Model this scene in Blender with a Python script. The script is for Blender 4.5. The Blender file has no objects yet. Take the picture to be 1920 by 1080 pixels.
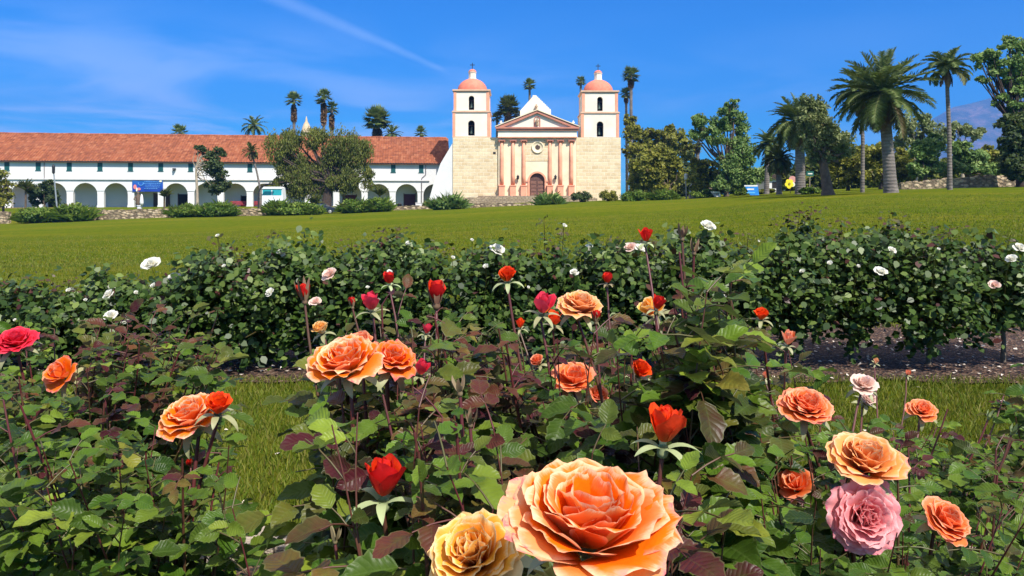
import bpy, math, random
import numpy as np
from mathutils import Vector
R = math.radians
S = bpy.context.scene
COL = S.collection
rng = np.random.default_rng(7)
random.seed(7)

# ------------------------------------------------------------------ camera, sky, sun, exposure
CZ, F, HZ = 1.30, 1450.0, 390.0          # eye height, focal length in photo pixels, horizon row
cam = bpy.data.cameras.new('camera'); cam_o = bpy.data.objects.new('camera', cam); COL.objects.link(cam_o)
cam_o.location = (0, 0, CZ); cam_o.rotation_euler = (R(90), 0, 0)
cam.sensor_width = 36; cam.lens = 36 * F / 1920; cam.shift_y = -(540 - HZ) / 1920
cam.clip_start = 0.02; cam.clip_end = 30000
S.camera = cam_o
SUN_EL, SUN_AZ = R(50), R(32)            # sun behind the camera, to its right
sunv = Vector((math.sin(SUN_AZ) * math.cos(SUN_EL), -math.cos(SUN_AZ) * math.cos(SUN_EL), math.sin(SUN_EL)))
sun = bpy.data.lights.new('sun', 'SUN'); sun.energy = 4.8; sun.angle = R(0.6); sun.color = (1.0, 0.95, 0.87)
sun_o = bpy.data.objects.new('sun', sun); COL.objects.link(sun_o); sun_o.location = (20, -40, 60)
sun_o.rotation_euler = (-sunv).to_track_quat('-Z', 'Y').to_euler()
S.view_settings.view_transform = 'Standard'; S.view_settings.look = 'None'
S.view_settings.exposure = 0.52; S.view_settings.gamma = 1.0
S.render.engine = 'CYCLES'
S.cycles.max_bounces = 6; S.cycles.diffuse_bounces = 3; S.cycles.glossy_bounces = 2
S.cycles.transmission_bounces = 3; S.cycles.transparent_max_bounces = 6; S.cycles.volume_bounces = 0
S.cycles.use_denoising = True
S.cycles.caustics_reflective = False; S.cycles.caustics_refractive = False

class NT:
    """small helper to write node trees"""
    def __init__(s, tree): s.t = tree; s.n = tree.nodes; s.l = tree.links
    def new(s, typ, **kw):
        nd = s.n.new(typ)
        for k, v in kw.items(): setattr(nd, k, v)
        return nd
    def put(s, sock, v):
        if hasattr(v, 'is_output'): s.l.new(v, sock)
        elif v is not None:
            if isinstance(v, tuple) and len(v) == 3 and sock.type == 'RGBA': v = (*v, 1)
            sock.default_value = v
    def math(s, op, a, b=None, c=None, clamp=False):
        nd = s.new('ShaderNodeMath', operation=op); nd.use_clamp = clamp
        for i, v in enumerate((a, b, c)): s.put(nd.inputs[i], v)
        return nd.outputs[0]
    def mix(s, f, a, b, mode='MIX'):
        nd = s.new('ShaderNodeMix', data_type='RGBA', blend_type=mode); nd.clamp_factor = True
        s.put(nd.inputs[0], f); s.put(nd.inputs[6], a); s.put(nd.inputs[7], b); return nd.outputs[2]
    def ramp(s, f, stops):
        nd = s.new('ShaderNodeValToRGB'); cr = nd.color_ramp
        while len(cr.elements) < len(stops): cr.elements.new(0.5)
        for e, (p, c) in zip(cr.elements, stops):
            e.position = p; e.color = (*c, 1) if len(c) == 3 else c
        s.put(nd.inputs[0], f); return nd.outputs[0]
    def noise(s, vec, scale, detail=4, rough=0.55, dist=0.0):
        nd = s.new('ShaderNodeTexNoise'); s.put(nd.inputs['Vector'], vec)
        nd.inputs['Scale'].default_value = scale; nd.inputs['Detail'].default_value = detail
        nd.inputs['Roughness'].default_value = rough; nd.inputs['Distortion'].default_value = dist
        return nd.outputs['Fac']
    def sep(s, v):
        nd = s.new('ShaderNodeSeparateXYZ'); s.put(nd.inputs[0], v); return nd.outputs
    def comb(s, x, y, z):
        nd = s.new('ShaderNodeCombineXYZ')
        for i, v in enumerate((x, y, z)): s.put(nd.inputs[i], v)
        return nd.outputs[0]
    def maprange(s, v, a, b, c=0.0, d=1.0, smooth=True):
        nd = s.new('ShaderNodeMapRange'); nd.interpolation_type = 'SMOOTHSTEP' if smooth else 'LINEAR'
        for i, q in enumerate((v, a, b, c, d)): s.put(nd.inputs[i], q)
        return nd.outputs[0]
    def bump(s, h, strength=0.5, dist=0.1):
        nd = s.new('ShaderNodeBump'); nd.inputs['Strength'].default_value = strength
        nd.inputs['Distance'].default_value = dist; s.put(nd.inputs['Height'], h); return nd.outputs[0]

W = bpy.data.worlds.new('World'); S.world = W; W.use_nodes = True
w = NT(W.node_tree); w.n.clear()
sky = w.new('ShaderNodeTexSky', sky_type='NISHITA'); sky.sun_disc = False
sky.sun_elevation = SUN_EL; sky.sun_rotation = math.atan2(sunv.x, sunv.y)
sky.altitude = 100; sky.air_density = 1.0; sky.dust_density = 0.25; sky.ozone_density = 2.5
hsv = w.new('ShaderNodeHueSaturation'); hsv.inputs['Saturation'].default_value = 1.35; hsv.inputs['Value'].default_value = 1.0
w.l.new(sky.outputs[0], hsv.inputs['Color'])
skyc = w.mix(1.0, hsv.outputs[0], (0.10, 0.84, 1.40), 'MULTIPLY')
tc = w.new('ShaderNodeTexCoord').outputs['Generated']
dx, dy, dz = w.sep(tc)
# thin cloud veils low in the sky, as a cloud sheet seen in perspective
inv = w.math('DIVIDE', 1.0, w.math('MAXIMUM', w.math('ADD', dz, 0.12), 0.03))
cl = w.comb(w.math('MULTIPLY', dx, inv), w.math('MULTIPLY', dy, inv), 0.0)
nz = w.noise(cl, 1.1, 6, 0.5, 0.6)
veil = w.math('MULTIPLY', w.maprange(nz, 0.40, 0.66), w.maprange(dz, 0.26, 0.05))
nz2 = w.noise(cl, 0.45, 3, 0.5, 0.3)
veil = w.math('MULTIPLY', veil, w.math('ADD', w.math('MULTIPLY', w.maprange(nz2, 0.35, 0.6), 0.6), w.maprange(dx, 0.0, -0.45)), clamp=True)
skyc = w.mix(w.math('MULTIPLY', veil, 0.80), skyc, (7.0, 8.6, 12.5))
# contrail: a great-circle line through two directions of the sky
def skydir(px, py): return Vector(((px - 960) / F, 1, (HZ - py) / F)).normalized()
d0, d1 = skydir(500, -12), skydir(850, 138)
nrm = d0.cross(d1).normalized(); along = (d1 - d0).normalized()
def dot(vec):
    nd = w.new('ShaderNodeVectorMath', operation='DOT_PRODUCT'); w.l.new(tc, nd.inputs[0]); nd.inputs[1].default_value = vec; return nd.outputs['Value']
nl = w.new('ShaderNodeVectorMath', operation='NORMALIZE'); w.l.new(tc, nl.inputs[0]); tc = nl.outputs[0]
tt = w.maprange(dot(along), d0.dot(along), d1.dot(along), 0, 1, False)
off = w.math('ADD', dot(nrm), w.math('MULTIPLY', w.math('SUBTRACT', w.noise(tc, 14, 3), 0.5), 0.004))
wid = w.math('ADD', 0.0042, w.math('MULTIPLY', w.math('SUBTRACT', 1.0, tt), 0.0085))
q = w.math('DIVIDE', w.math('ABSOLUTE', off), wid)
trail = w.math('MULTIPLY', w.maprange(q, 1.1, 0.0), w.maprange(tt, 1.0, 0.9))
trail = w.math('MULTIPLY', trail, w.math('ADD', 0.25, w.math('MULTIPLY', w.noise(tc, 30, 4), 0.5)))
trail = w.math('MULTIPLY', trail, w.maprange(tt, -0.4, 0.1))
skyc = w.mix(w.math('MULTIPLY', trail, 0.36), skyc, (7.0, 8.8, 12.5))
# unseen bright cloud overhead, added to soften and whiten the fill light
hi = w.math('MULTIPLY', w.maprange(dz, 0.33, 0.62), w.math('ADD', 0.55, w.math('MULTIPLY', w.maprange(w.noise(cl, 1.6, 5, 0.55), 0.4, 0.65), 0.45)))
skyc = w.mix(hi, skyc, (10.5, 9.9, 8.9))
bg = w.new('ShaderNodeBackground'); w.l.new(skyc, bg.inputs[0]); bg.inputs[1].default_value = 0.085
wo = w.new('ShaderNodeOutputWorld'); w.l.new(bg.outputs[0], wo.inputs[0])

# ------------------------------------------------------------------ mesh builder
class MB:
    def __init__(s): s.v = []; s.f = []; s.c = []; s.m = []; s.n = 0; s.hasc = False; s.pc = []
    def add(s, v, f, c=None, m=0):
        v = np.asarray(v, float).reshape(-1, 3)
        groups = {}
        if isinstance(f, np.ndarray): groups[f.shape[1]] = f
        else:
            for q in f: groups.setdefault(len(q), []).append(q)
        for k, q in groups.items():
            q = np.asarray(q, np.int64); s.f.append(q + s.n); s.m.append(np.full(len(q), m))
        if c is None: c = np.zeros((len(v), 4))
        else:
            s.hasc = True; c = np.asarray(c, float)
            if c.ndim == 1: c = np.tile(c, (len(v), 1))
        s.pc.append((len(s.v), len(s.f) - len(groups), len(s.f), s.n)); s.v.append(v); s.c.append(c); s.n += len(v)
    def box(s, x0, x1, y0, y1, z0, z1, T=None, m=0, c=None):
        v = [(x, y, z) for z in (z0, z1) for y in (y0, y1) for x in (x0, x1)]
        if T: v = [T(*p) for p in v]
        s.add(v, [(0, 2, 3, 1), (4, 5, 7, 6), (0, 1, 5, 4), (2, 6, 7, 3), (0, 4, 6, 2), (1, 3, 7, 5)], c, m)
    def bar(s, c, sx, sy, sz, rz=0, m=0, tilt=0):
        ca, sa = math.cos(rz), math.sin(rz)
        def T(x, y, z):
            y, z = y * math.cos(tilt) - z * math.sin(tilt), y * math.sin(tilt) + z * math.cos(tilt)
            return (c[0] + x * ca - y * sa, c[1] + x * sa + y * ca, c[2] + z)
        s.box(-sx / 2, sx / 2, -sy / 2, sy / 2, -sz / 2, sz / 2, T, m)
    def prism(s, poly, a, b, T, m=0):
        """poly of (u,z) points, extruded over w=a..b; T(u,w,z)"""
        n = len(poly)
        v = [T(u, a, z) for u, z in poly] + [T(u, b, z) for u, z in poly]
        s.add(v, [tuple(range(n)), tuple(range(2 * n - 1, n - 1, -1))] + [(i, n + i, n + (i + 1) % n, (i + 1) % n) for i in range(n)], None, m)
    def lathe(s, prof, c, n=16, m=0, sx=1, sy=1, a0=0, col=None, ca=None):
        v = []
        for r, z in prof:
            for k in range(n):
                a = a0 + 2 * math.pi * k / n
                v.append((c[0] + r * sx * math.cos(a), c[1] + r * sy * math.sin(a), c[2] + z))
        f = [(i * n + k, i * n + (k + 1) % n, (i + 1) * n + (k + 1) % n, (i + 1) * n + k) for i in range(len(prof) - 1) for k in range(n)]
        f += [tuple(range(n - 1, -1, -1)), tuple((len(prof) - 1) * n + k for k in range(n))]
        s.add(v, f, col, m)
    def tube(s, pts, rad, n=6, col=None, m=0, cap=True):
        pts = np.asarray(pts, float); k = len(pts)
        rad = np.full(k, rad) if np.isscalar(rad) else np.asarray(rad, float)
        t = np.gradient(pts, axis=0); t /= np.linalg.norm(t, axis=1)[:, None] + 1e-12
        ref = np.array([1., 0, 0]) if abs(t[0][0]) < 0.8 else np.array([0, 1., 0])
        a = np.cross(t, ref); a /= np.linalg.norm(a, axis=1)[:, None] + 1e-12
        b = np.cross(t, a)
        th = np.arange(n) * 2 * math.pi / n
        v = pts[:, None] + rad[:, None, None] * (np.cos(th)[None, :, None] * a[:, None] + np.sin(th)[None, :, None] * b[:, None])
        i, j = np.meshgrid(np.arange(k - 1), np.arange(n), indexing='ij'); j2 = (j + 1) % n
        f = np.stack([i * n + j, (i + 1) * n + j, (i + 1) * n + j2, i * n + j2], -1).reshape(-1, 4)
        c = None
        if col is not None:
            col = np.asarray(col, float); c = np.repeat(col, n, axis=0) if col.ndim == 2 else np.tile(col, (k * n, 1))
        s.add(v.reshape(-1, 3), f, c, m)
        if cap and n >= 3:
            s.add(v[0], np.arange(n)[None, :], None if c is None else c[:n], m)
            s.add(v[-1], np.arange(n - 1, -1, -1)[None, :], None if c is None else c[-n:], m)
    def grid(s, v, nu, nv, c=None, m=0):
        i, j = np.meshgrid(np.arange(nv - 1), np.arange(nu - 1), indexing='ij')
        f = np.stack([i * nu + j, i * nu + j + 1, (i + 1) * nu + j + 1, (i + 1) * nu + j], -1).reshape(-1, 4)
        s.add(v, f, c, m)
    def build(s, name, mats, parent=None, smooth=False):
        if not isinstance(mats, (list, tuple)): mats = [mats]
        V = np.concatenate(s.v)
        if parent is not None: V = V - np.array(parent['org'])
        me = bpy.data.meshes.new(name)
        me.vertices.add(len(V)); me.vertices.foreach_set('co', V.astype(np.float32).ravel())
        lens = np.concatenate([np.full(len(q), q.shape[1]) for q in s.f]); li = np.concatenate([q.ravel() for q in s.f])
        me.loops.add(len(li)); me.loops.foreach_set('vertex_index', li.astype(np.int32))
        st = np.concatenate([[0], np.cumsum(lens)[:-1]])
        me.polygons.add(len(lens)); me.polygons.foreach_set('loop_start', st.astype(np.int32))
        me.polygons.foreach_set('material_index', np.concatenate(s.m).astype(np.int32))
        me.polygons.foreach_set('use_smooth', np.full(len(lens), smooth))
        if s.hasc:
            at = me.attributes.new('lc', 'FLOAT_COLOR', 'POINT'); at.data.foreach_set('color', np.concatenate(s.c).astype(np.float32).ravel())
        for mt in mats: me.materials.append(mt)
        me.update(calc_edges=True); me.validate()
        o = bpy.data.objects.new(name, me); COL.objects.link(o)
        if parent is not None:
            o.parent = parent
            o['org'] = list(parent['org'])
        else: o['org'] = [0., 0., 0.]
        return o

def each(mb, name, mats, parent=None, smooth=False):
    """every piece added to the builder becomes a part of its own"""
    out = []
    for vi, f0, f1, n0 in mb.pc:
        q = MB(); q.v = [mb.v[vi]]; q.c = [mb.c[vi]]; q.f = [f - n0 for f in mb.f[f0:f1]]; q.m = mb.m[f0:f1]; q.hasc = mb.hasc; q.n = len(mb.v[vi])
        out.append(q.build(name, mats, parent, smooth))
    return out
def tag(o, label=None, cat=None, group=None, kind=None):
    for k, v in (('label', label), ('category', cat), ('group', group), ('kind', kind)):
        if v: o[k] = v
    return o
def thing(name, label, cat, loc, group=None):
    o = bpy.data.objects.new(name, None); COL.objects.link(o); o.location = loc; o.empty_display_size = 0.1
    o['org'] = [float(q) for q in loc]; return tag(o, label, cat, group)
def solo(mb, name, mats, label, cat, group=None, smooth=False):
    """a thing that is one mesh, with its origin at the mesh"""
    V = np.concatenate(mb.v); c = (V.min(0) + V.max(0)) / 2; c[2] = V[:, 2].min()
    mb.v = [q - c for q in mb.v]
    o = mb.build(name, mats, None, smooth); o.location = c; o['org'] = [float(q) for q in c]
    return tag(o, label, cat, group)
def at(px, py, d): return np.array([(px - 960) / F * d, d, CZ + (HZ - py) / F * d])

# ------------------------------------------------------------------ terrain height
ROWS = [
    (60., [(0, 441), (400, 430), (800, 412), (960, 405), (1150, 398), (1300, 389), (1450, 374), (1670, 361), (1920, 356)]),
    (105., [(0, 424), (300, 411), (600, 404), (850, 393), (960, 387), (1100, 381), (1300, 373), (1450, 361), (1560, 357), (1680, 351), (1920, 345)]),
    (112., [(0, 420), (300, 408), (600, 402), (850, 391), (960, 386), (1100, 380), (1300, 372), (1450, 360), (1560, 356), (1680, 350), (1920, 344)]),
    (126., [(0, 395), (400, 394), (800, 390), (960, 381), (1100, 377), (1300, 369), (1500, 357), (1920, 342)]),
    (140., [(0, 389), (800, 386), (850, 381), (1160, 376), (1300, 367), (1500, 355), (1920, 340)])]
def gz(X, Y):
    X = np.asarray(X, float); Y = np.asarray(Y, float)
    px = 960 + F * X / np.maximum(Y, 7.5)
    ys = [7.5]; zs = [np.zeros(np.broadcast(X, Y).shape)]
    for yr, tab in ROWS:
        t = np.array(tab, float); ys.append(yr); zs.append(CZ + (HZ - np.interp(px, t[:, 0], t[:, 1])) / F * yr)
    z = np.zeros(np.broadcast(X, Y).shape)
    for i in range(len(ys) - 1):
        f = np.clip((Y - ys[i]) / (ys[i + 1] - ys[i]), 0, 1)
        z = np.where(Y >= ys[i], zs[i] * (1 - f) + zs[i + 1] * f, z)
    return z
def G(px, d):
    X = (px - 960) / F * d; return np.array([X, d, float(gz(X, d))])

# ------------------------------------------------------------------ materials
def newmat(name):
    m = bpy.data.materials.new(name); m.use_nodes = True; t = NT(m.node_tree)
    p = t.n['Principled BSDF']; return m, t, p
def obj_co(t): return t.new('ShaderNodeTexCoord').outputs['Object']
def plain(name, c, rough=0.7, var=0.15, scale=2.0, bump=0.0, metal=0.0, spec=0.4, bscale=None):
    m, t, p = newmat(name); co = obj_co(t)
    n = t.noise(co, scale, 5)
    c = np.array(c); lo = tuple(c * (1 - var)); hi = tuple(np.minimum(c * (1 + var), 0.95))
    t.l.new(t.ramp(n, [(0.3, lo), (0.7, hi)]), p.inputs['Base Color'])
    p.inputs['Roughness'].default_value = rough; p.inputs['Metallic'].default_value = metal
    p.inputs['Specular IOR Level'].default_value = spec
    if bump: t.l.new(t.bump(t.noise(co, bscale or scale * 8, 5), bump, 0.05), p.inputs['Normal'])
    return m
def leafmat(name, dark, mid, light, brown=(0.11, 0.075, 0.035), trans=0.34, rough=0.5):
    """attribute lc: B random per leaf, A amount of the second colour"""
    m, t, p = newmat(name)
    a = t.new('ShaderNodeAttribute', attribute_name='lc'); col = t.new('ShaderNodeSeparateColor'); t.l.new(a.outputs['Color'], col.inputs[0])
    c = t.ramp(col.outputs[2], [(0.0, dark), (0.5, mid), (1.0, light)])
    c = t.mix(a.outputs['Alpha'], c, brown)
    t.l.new(c, p.inputs['Base Color']); p.inputs['Roughness'].default_value = rough; p.inputs['Specular IOR Level'].default_value = 0.25
    tr = t.new('ShaderNodeBsdfTranslucent'); t.l.new(t.mix(0.35, c, (0.16, 0.2, 0.02)), tr.inputs[0])
    mx = t.new('ShaderNodeMixShader'); mx.inputs[0].default_value = trans
    t.l.new(p.outputs[0], mx.inputs[1]); t.l.new(tr.outputs[0], mx.inputs[2])
    t.l.new(mx.outputs[0], t.n['Material Output'].inputs[0]); return m

M = {}
# lawn: mown grass with drier bands
m, t, p = newmat('lawn'); co = obj_co(t); X_, Y_, Z_ = t.sep(co)
band = t.noise(t.comb(t.math('MULTIPLY', X_, 0.035), t.math('MULTIPLY', Y_, 0.10), 0.0), 1.0, 6, 0.7, 0.4)
fine = t.noise(co, 9.0, 6, 0.7); patch = t.noise(co, 0.5, 4, 0.6)
c = t.ramp(band, [(0.34, (0.062, 0.108, 0.008)), (0.47, (0.094, 0.128, 0.008)), (0.53, (0.112, 0.134, 0.010)), (0.66, (0.168, 0.158, 0.018))])
streak = t.noise(t.comb(t.math('MULTIPLY', X_, 0.16), t.math('MULTIPLY', Y_, 0.55), 0.0), 1.0, 7, 0.78, 0.3)
c = t.mix(t.math('MULTIPLY', t.maprange(streak, 0.50, 0.66), 0.45), c, (0.185, 0.160, 0.022))
c = t.mix(t.math('MULTIPLY', t.maprange(streak, 0.49, 0.34), 0.50), c, (0.044, 0.078, 0.005))
far = t.noise(t.comb(t.math('MULTIPLY', X_, 0.055), t.math('MULTIPLY', Y_, 0.20), 3.0), 1.0, 5, 0.7, 0.5)
c = t.mix(t.math('MULTIPLY', t.maprange(far, 0.50, 0.64), 0.30), c, (0.175, 0.155, 0.020))
c = t.mix(t.math('MULTIPLY', t.maprange(far, 0.49, 0.36), 0.38), c, (0.052, 0.090, 0.006))
c = t.mix(t.math('MULTIPLY', t.maprange(patch, 0.45, 0.7), 0.25), c, (0.070, 0.112, 0.003))
c = t.mix(t.math('MULTIPLY', t.maprange(fine, 0.45, 0.70), 0.4), c, (0.160, 0.175, 0.008))
mot = t.noise(t.comb(X_, t.math('MULTIPLY', Y_, 1.0), 7.0), 1.7, 8, 0.85)
c = t.mix(t.math('MULTIPLY', t.maprange(mot, 0.50, 0.60), 0.6), c, (0.17, 0.165, 0.022))
c = t.mix(t.math('MULTIPLY', t.maprange(mot, 0.50, 0.41), 0.65), c, (0.048, 0.082, 0.006))
c = t.mix(t.math('MULTIPLY', t.maprange(t.noise(co, 30.0, 3, 0.7), 0.5, 0.8), 0.5), c, (0.03, 0.055, 0.004))
t.l.new(c, p.inputs['Base Color']); p.inputs['Roughness'].default_value = 1.0; p.inputs['Specular IOR Level'].default_value = 0.0
t.l.new(t.bump(t.noise(co, 22.0, 6, 0.75), 0.9, 0.08), p.inputs['Normal']); M['lawn'] = m
M['blade'] = leafmat('grass_blade', (0.065, 0.115, 0.008), (0.125, 0.175, 0.012), (0.220, 0.220, 0.030), (0.24, 0.19, 0.06), 0.3, 0.6)
# mulch with bark chips
m, t, p = newmat('mulch'); co = obj_co(t)
vo = t.new('ShaderNodeTexVoronoi'); t.l.new(co, vo.inputs['Vector']); vo.inputs['Scale'].default_value = 42
sc = t.new('ShaderNodeSeparateColor'); t.l.new(vo.outputs['Color'], sc.inputs[0])
c = t.ramp(sc.outputs[0], [(0.0, (0.022, 0.011, 0.007)), (0.55, (0.075, 0.034, 0.018)), (0.9, (0.15, 0.080, 0.045)), (1.0, (0.32, 0.24, 0.17))])
t.l.new(c, p.inputs['Base Color']); p.inputs['Roughness'].default_value = 0.95
t.l.new(t.bump(t.math('ADD', vo.outputs['Distance'], t.noise(co, 18, 4)), 1.0, 0.04), p.inputs['Normal']); M['mulch'] = m
M['kerb'] = plain('kerb_stone', (0.42, 0.34, 0.26), 0.9, 0.3, 14, 0.6)
# church stone: irregular ashlar
def ashlar(name, c1, c2, mortar, w_, h_, bump=0.6):
    m, t, p = newmat(name); co = obj_co(t); x, y, z = t.sep(co)
    wob = t.math('MULTIPLY', t.noise(co, 1.4, 3), 0.25)
    vec = t.comb(t.math('ADD', t.math('ADD', x, y), wob), t.math('ADD', z, wob), 0.0)
    b = t.new('ShaderNodeTexBrick'); t.l.new(vec, b.inputs['Vector'])
    b.inputs['Color1'].default_value = (*c1, 1); b.inputs['Color2'].default_value = (*c2, 1); b.inputs['Mortar'].default_value = (*mortar, 1)
    b.inputs['Scale'].default_value = 1.0; b.inputs['Brick Width'].default_value = w_; b.inputs['Row Height'].default_value = h_
    b.inputs['Mortar Size'].default_value = 0.05; b.inputs['Mortar Smooth'].default_value = 0.3; b.inputs['Bias'].default_value = 0.0
    c = t.mix(0.35, b.outputs['Color'], t.ramp(t.noise(co, 0.6, 5, 0.65), [(0.3, tuple(np.array(c1) * 0.72)), (0.7, tuple(np.minimum(np.array(c2) * 1.12, .9)))]), 'MIX')
    c = t.mix(t.math('MULTIPLY', t.maprange(t.noise(co, 2.6, 4, 0.7), 0.52, 0.75), 0.4), c, tuple(np.array(c1) * 0.6))
    t.l.new(c, p.inputs['Base Color']); p.inputs['Roughness'].default_value = 0.9
    t.l.new(t.bump(t.math('MULTIPLY', b.outputs['Fac'], -1.0), bump, 0.12), p.inputs['Normal']); return m
M['sandstone'] = ashlar('sandstone_ashlar', (0.62, 0.45, 0.25), (0.80, 0.66, 0.43), (0.90, 0.81, 0.64), 1.15, 0.62)
M['rubble'] = ashlar('rubble_stone', (0.30, 0.22, 0.14), (0.48, 0.37, 0.25), (0.17, 0.13, 0.09), 0.62, 0.33, 0.9)
m, t, p = newmat('fieldstone'); co = obj_co(t); x, y, z = t.sep(co)
vo = t.new('ShaderNodeTexVoronoi'); t.l.new(t.comb(t.math('ADD', x, t.math('MULTIPLY', t.noise(co, 2, 3), .3)), y, t.math('MULTIPLY', z, 1.5)), vo.inputs['Vector']); vo.inputs['Scale'].default_value = 1.9
vs2 = t.new('ShaderNodeSeparateColor'); t.l.new(vo.outputs['Color'], vs2.inputs[0])
c = t.ramp(vs2.outputs[0], [(0, (.26, .19, .115)), (.5, (.42, .31, .19)), (1, (.58, .46, .31))])
c = t.mix(t.maprange(vo.outputs['Distance'], .38, .62), c, (.15, .11, .07)); c = t.mix(t.math('MULTIPLY', t.maprange(t.noise(co, 1.2, 5, .7), .45, .7), .6), c, (.32, .26, .15))
t.l.new(c, p.inputs['Base Color']); p.inputs['Roughness'].default_value = .95; t.l.new(t.bump(t.math('ADD', t.math('MULTIPLY', vo.outputs['Distance'], -1.0), t.noise(co, 6, 5)), 1.0, .15), p.inputs['Normal']); M['fieldstone'] = m
M['cream'] = plain('cream_plaster', (0.80, 0.66, 0.46), 0.85, 0.12, 0.5, 0.3)
M['tower_white'] = plain('tower_plaster', (0.78, 0.70, 0.58), 0.85, 0.10, 0.45, 0.25)
M['pink'] = plain('salmon_paint', (0.78, 0.34, 0.21), 0.7, 0.12, 1.2, 0.15)
M['pinkbrown'] = plain('salmon_brown_paint', (0.50, 0.20, 0.135), 0.75, 0.15, 1.2, 0.15)
M['dome'] = plain('dome_paint', (0.68, 0.20, 0.125), 0.75, 0.16, 1.4, 0.3)
M['white'] = plain('white_plaster', (0.70, 0.69, 0.675), 0.88, 0.07, 0.35, 0.3)
M['wood'] = plain('dark_wood', (0.12, 0.055, 0.04), 0.6, 0.35, 3, 0.3)
M['iron'] = plain('dark_iron', (0.03, 0.03, 0.032), 0.5, 0.2, 5, 0, 0.4)
M['bronze'] = plain('green_bronze', (0.10, 0.14, 0.12), 0.5, 0.3, 3, 0.1, 0.6)
M['shutter'] = plain('teal_shutter', (0.012, 0.085, 0.085), 0.5, 0.2, 4)
M['dark'] = plain('dark_interior', (0.02, 0.018, 0.018), 0.9, 0.2, 2)
M['bench'] = plain('red_bench_paint', (0.32, 0.04, 0.05), 0.55, 0.15, 3)
M['tile_floor'] = plain('terracotta_floor', (0.30, 0.19, 0.13), 0.8, 0.2, 1.5)
# roof: clay tiles, random tint per tile
m, t, p = newmat('clay_roof'); co = obj_co(t); x, y, z = t.sep(co)
tx = t.math('FLOOR', t.math('DIVIDE', t.math('ADD', x, 400.0), 0.48)); tz = t.math('FLOOR', t.math('DIVIDE', z, 0.36))
wn = t.new('ShaderNodeTexWhiteNoise', noise_dimensions='2D'); t.l.new(t.comb(tx, tz, 0.0), wn.inputs['Vector'])
c = t.ramp(wn.outputs['Value'], [(0.0, (0.20, 0.056, 0.022)), (0.45, (0.285, 0.082, 0.032)), (0.8, (0.325, 0.100, 0.040)), (1.0, (0.365, 0.135, 0.062))])
c = t.mix(t.math('MULTIPLY', t.maprange(t.noise(co, 0.16, 4, 0.6), 0.42, 0.68), 0.3), c, (0.21, 0.075, 0.045))
t.l.new(c, p.inputs['Base Color']); p.inputs['Roughness'].default_value = 0.85; M['roof'] = m
M['bark'] = plain('bark', (0.12, 0.085, 0.06), 0.95, 0.35, 3, 0.7)
M['darkbark'] = plain('dark_bark', (0.055, 0.038, 0.03), 0.95, 0.35, 3, 0.7)
M['palebark'] = plain('pale_bark', (0.36, 0.30, 0.22), 0.9, 0.25, 3, 0.4)
# palm trunk: leaf-scar rings
m, t, p = newmat('palm_trunk'); co = obj_co(t); x, y, z = t.sep(co)
rg = t.math('SINE', t.math('MULTIPLY', t.math('ADD', z, t.math('MULTIPLY', t.noise(co, 2, 3), 0.25)), 24.0))
c = t.ramp(t.math('ADD', t.math('MULTIPLY', rg, 0.07), t.noise(co, 1.6, 5, 0.65)), [(0.25, (0.085, 0.070, 0.062)), (0.55, (0.17, 0.145, 0.125)), (0.85, (0.29, 0.25, 0.22))])
t.l.new(c, p.inputs['Base Color']); p.inputs['Roughness'].default_value = 0.95; t.l.new(t.bump(rg, 0.3, 0.04), p.inputs['Normal']); M['palmtrunk'] = m
M['palm'] = leafmat('palm_frond', (0.055, 0.090, 0.024), (0.135, 0.185, 0.052), (0.29, 0.33, 0.125), (0.21, 0.125, 0.065), 0.2, 0.45)
M['palm_olive'] = leafmat('palm_frond_olive', (0.035, 0.055, 0.012), (0.085, 0.105, 0.022), (0.17, 0.17, 0.045), (0.25, 0.16, 0.09), 0.2, 0.5)
M['lv_pepper'] = leafmat('pepper_leaf', (0.062, 0.087, 0.016), (0.132, 0.161, 0.028), (0.233, 0.240, 0.047))
M['lv_olive'] = leafmat('olive_leaf', (0.084, 0.101, 0.014), (0.196, 0.203, 0.024), (0.338, 0.317, 0.049))
M['lv_green'] = leafmat('broad_leaf', (0.062, 0.132, 0.034), (0.163, 0.265, 0.062), (0.327, 0.420, 0.132))
M['lv_dark'] = leafmat('dark_leaf', (0.024, 0.046, 0.018), (0.057, 0.089, 0.027), (0.121, 0.162, 0.051))
M['lv_grey'] = leafmat('grey_green_leaf', (0.093, 0.124, 0.047), (0.202, 0.248, 0.093), (0.358, 0.389, 0.171))
M['lv_bright'] = leafmat('bright_leaf', (0.051, 0.115, 0.014), (0.128, 0.209, 0.022), (0.270, 0.338, 0.061))
# ------------------------------------------------------------------ ground
def sheet(name, xs, ys, mat_, lift=0.0, ray=True, wob=0.0):
    ys = np.asarray(ys, float); xs = np.asarray(xs, float)
    Yg, Sg = np.meshgrid(ys, xs, indexing='ij')
    Xg = Sg * np.maximum(Yg, 7.5) if ray else Sg
    if wob:
        Yg = Yg + wob * np.sin(Xg * 3.1 + Yg) * 0.6 + wob * np.sin(Xg * 7.7 + 2 * Yg) * 0.4
    Zg = gz(Xg, Yg) + lift
    mb = MB(); mb.grid(np.stack([Xg, Yg, Zg], -1), len(xs), len(ys))
    return tag(mb.build(name, mat_, None, True), kind='structure')
ys = np.concatenate([[-14, -6, -2, 0, 2, 4, 6, 7.5], np.linspace(9, 60, 18)[0:], np.linspace(64, 104, 9), [105, 108, 110, 112, 115, 119, 126, 133, 140, 160, 220, 400, 900, 2500, 6000, 14000]])
xs = np.concatenate([np.linspace(-4, -0.9, 8), np.linspace(-0.8, 0.8, 65), np.linspace(0.9, 4, 8)])
sheet('lawn', xs, ys, M['lawn'])
sheet('garden_bed_soil', np.linspace(-5, 5, 60), [-1.5, 0, 1, 2, 2.78], M['mulch'], 0.012, False)
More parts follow.
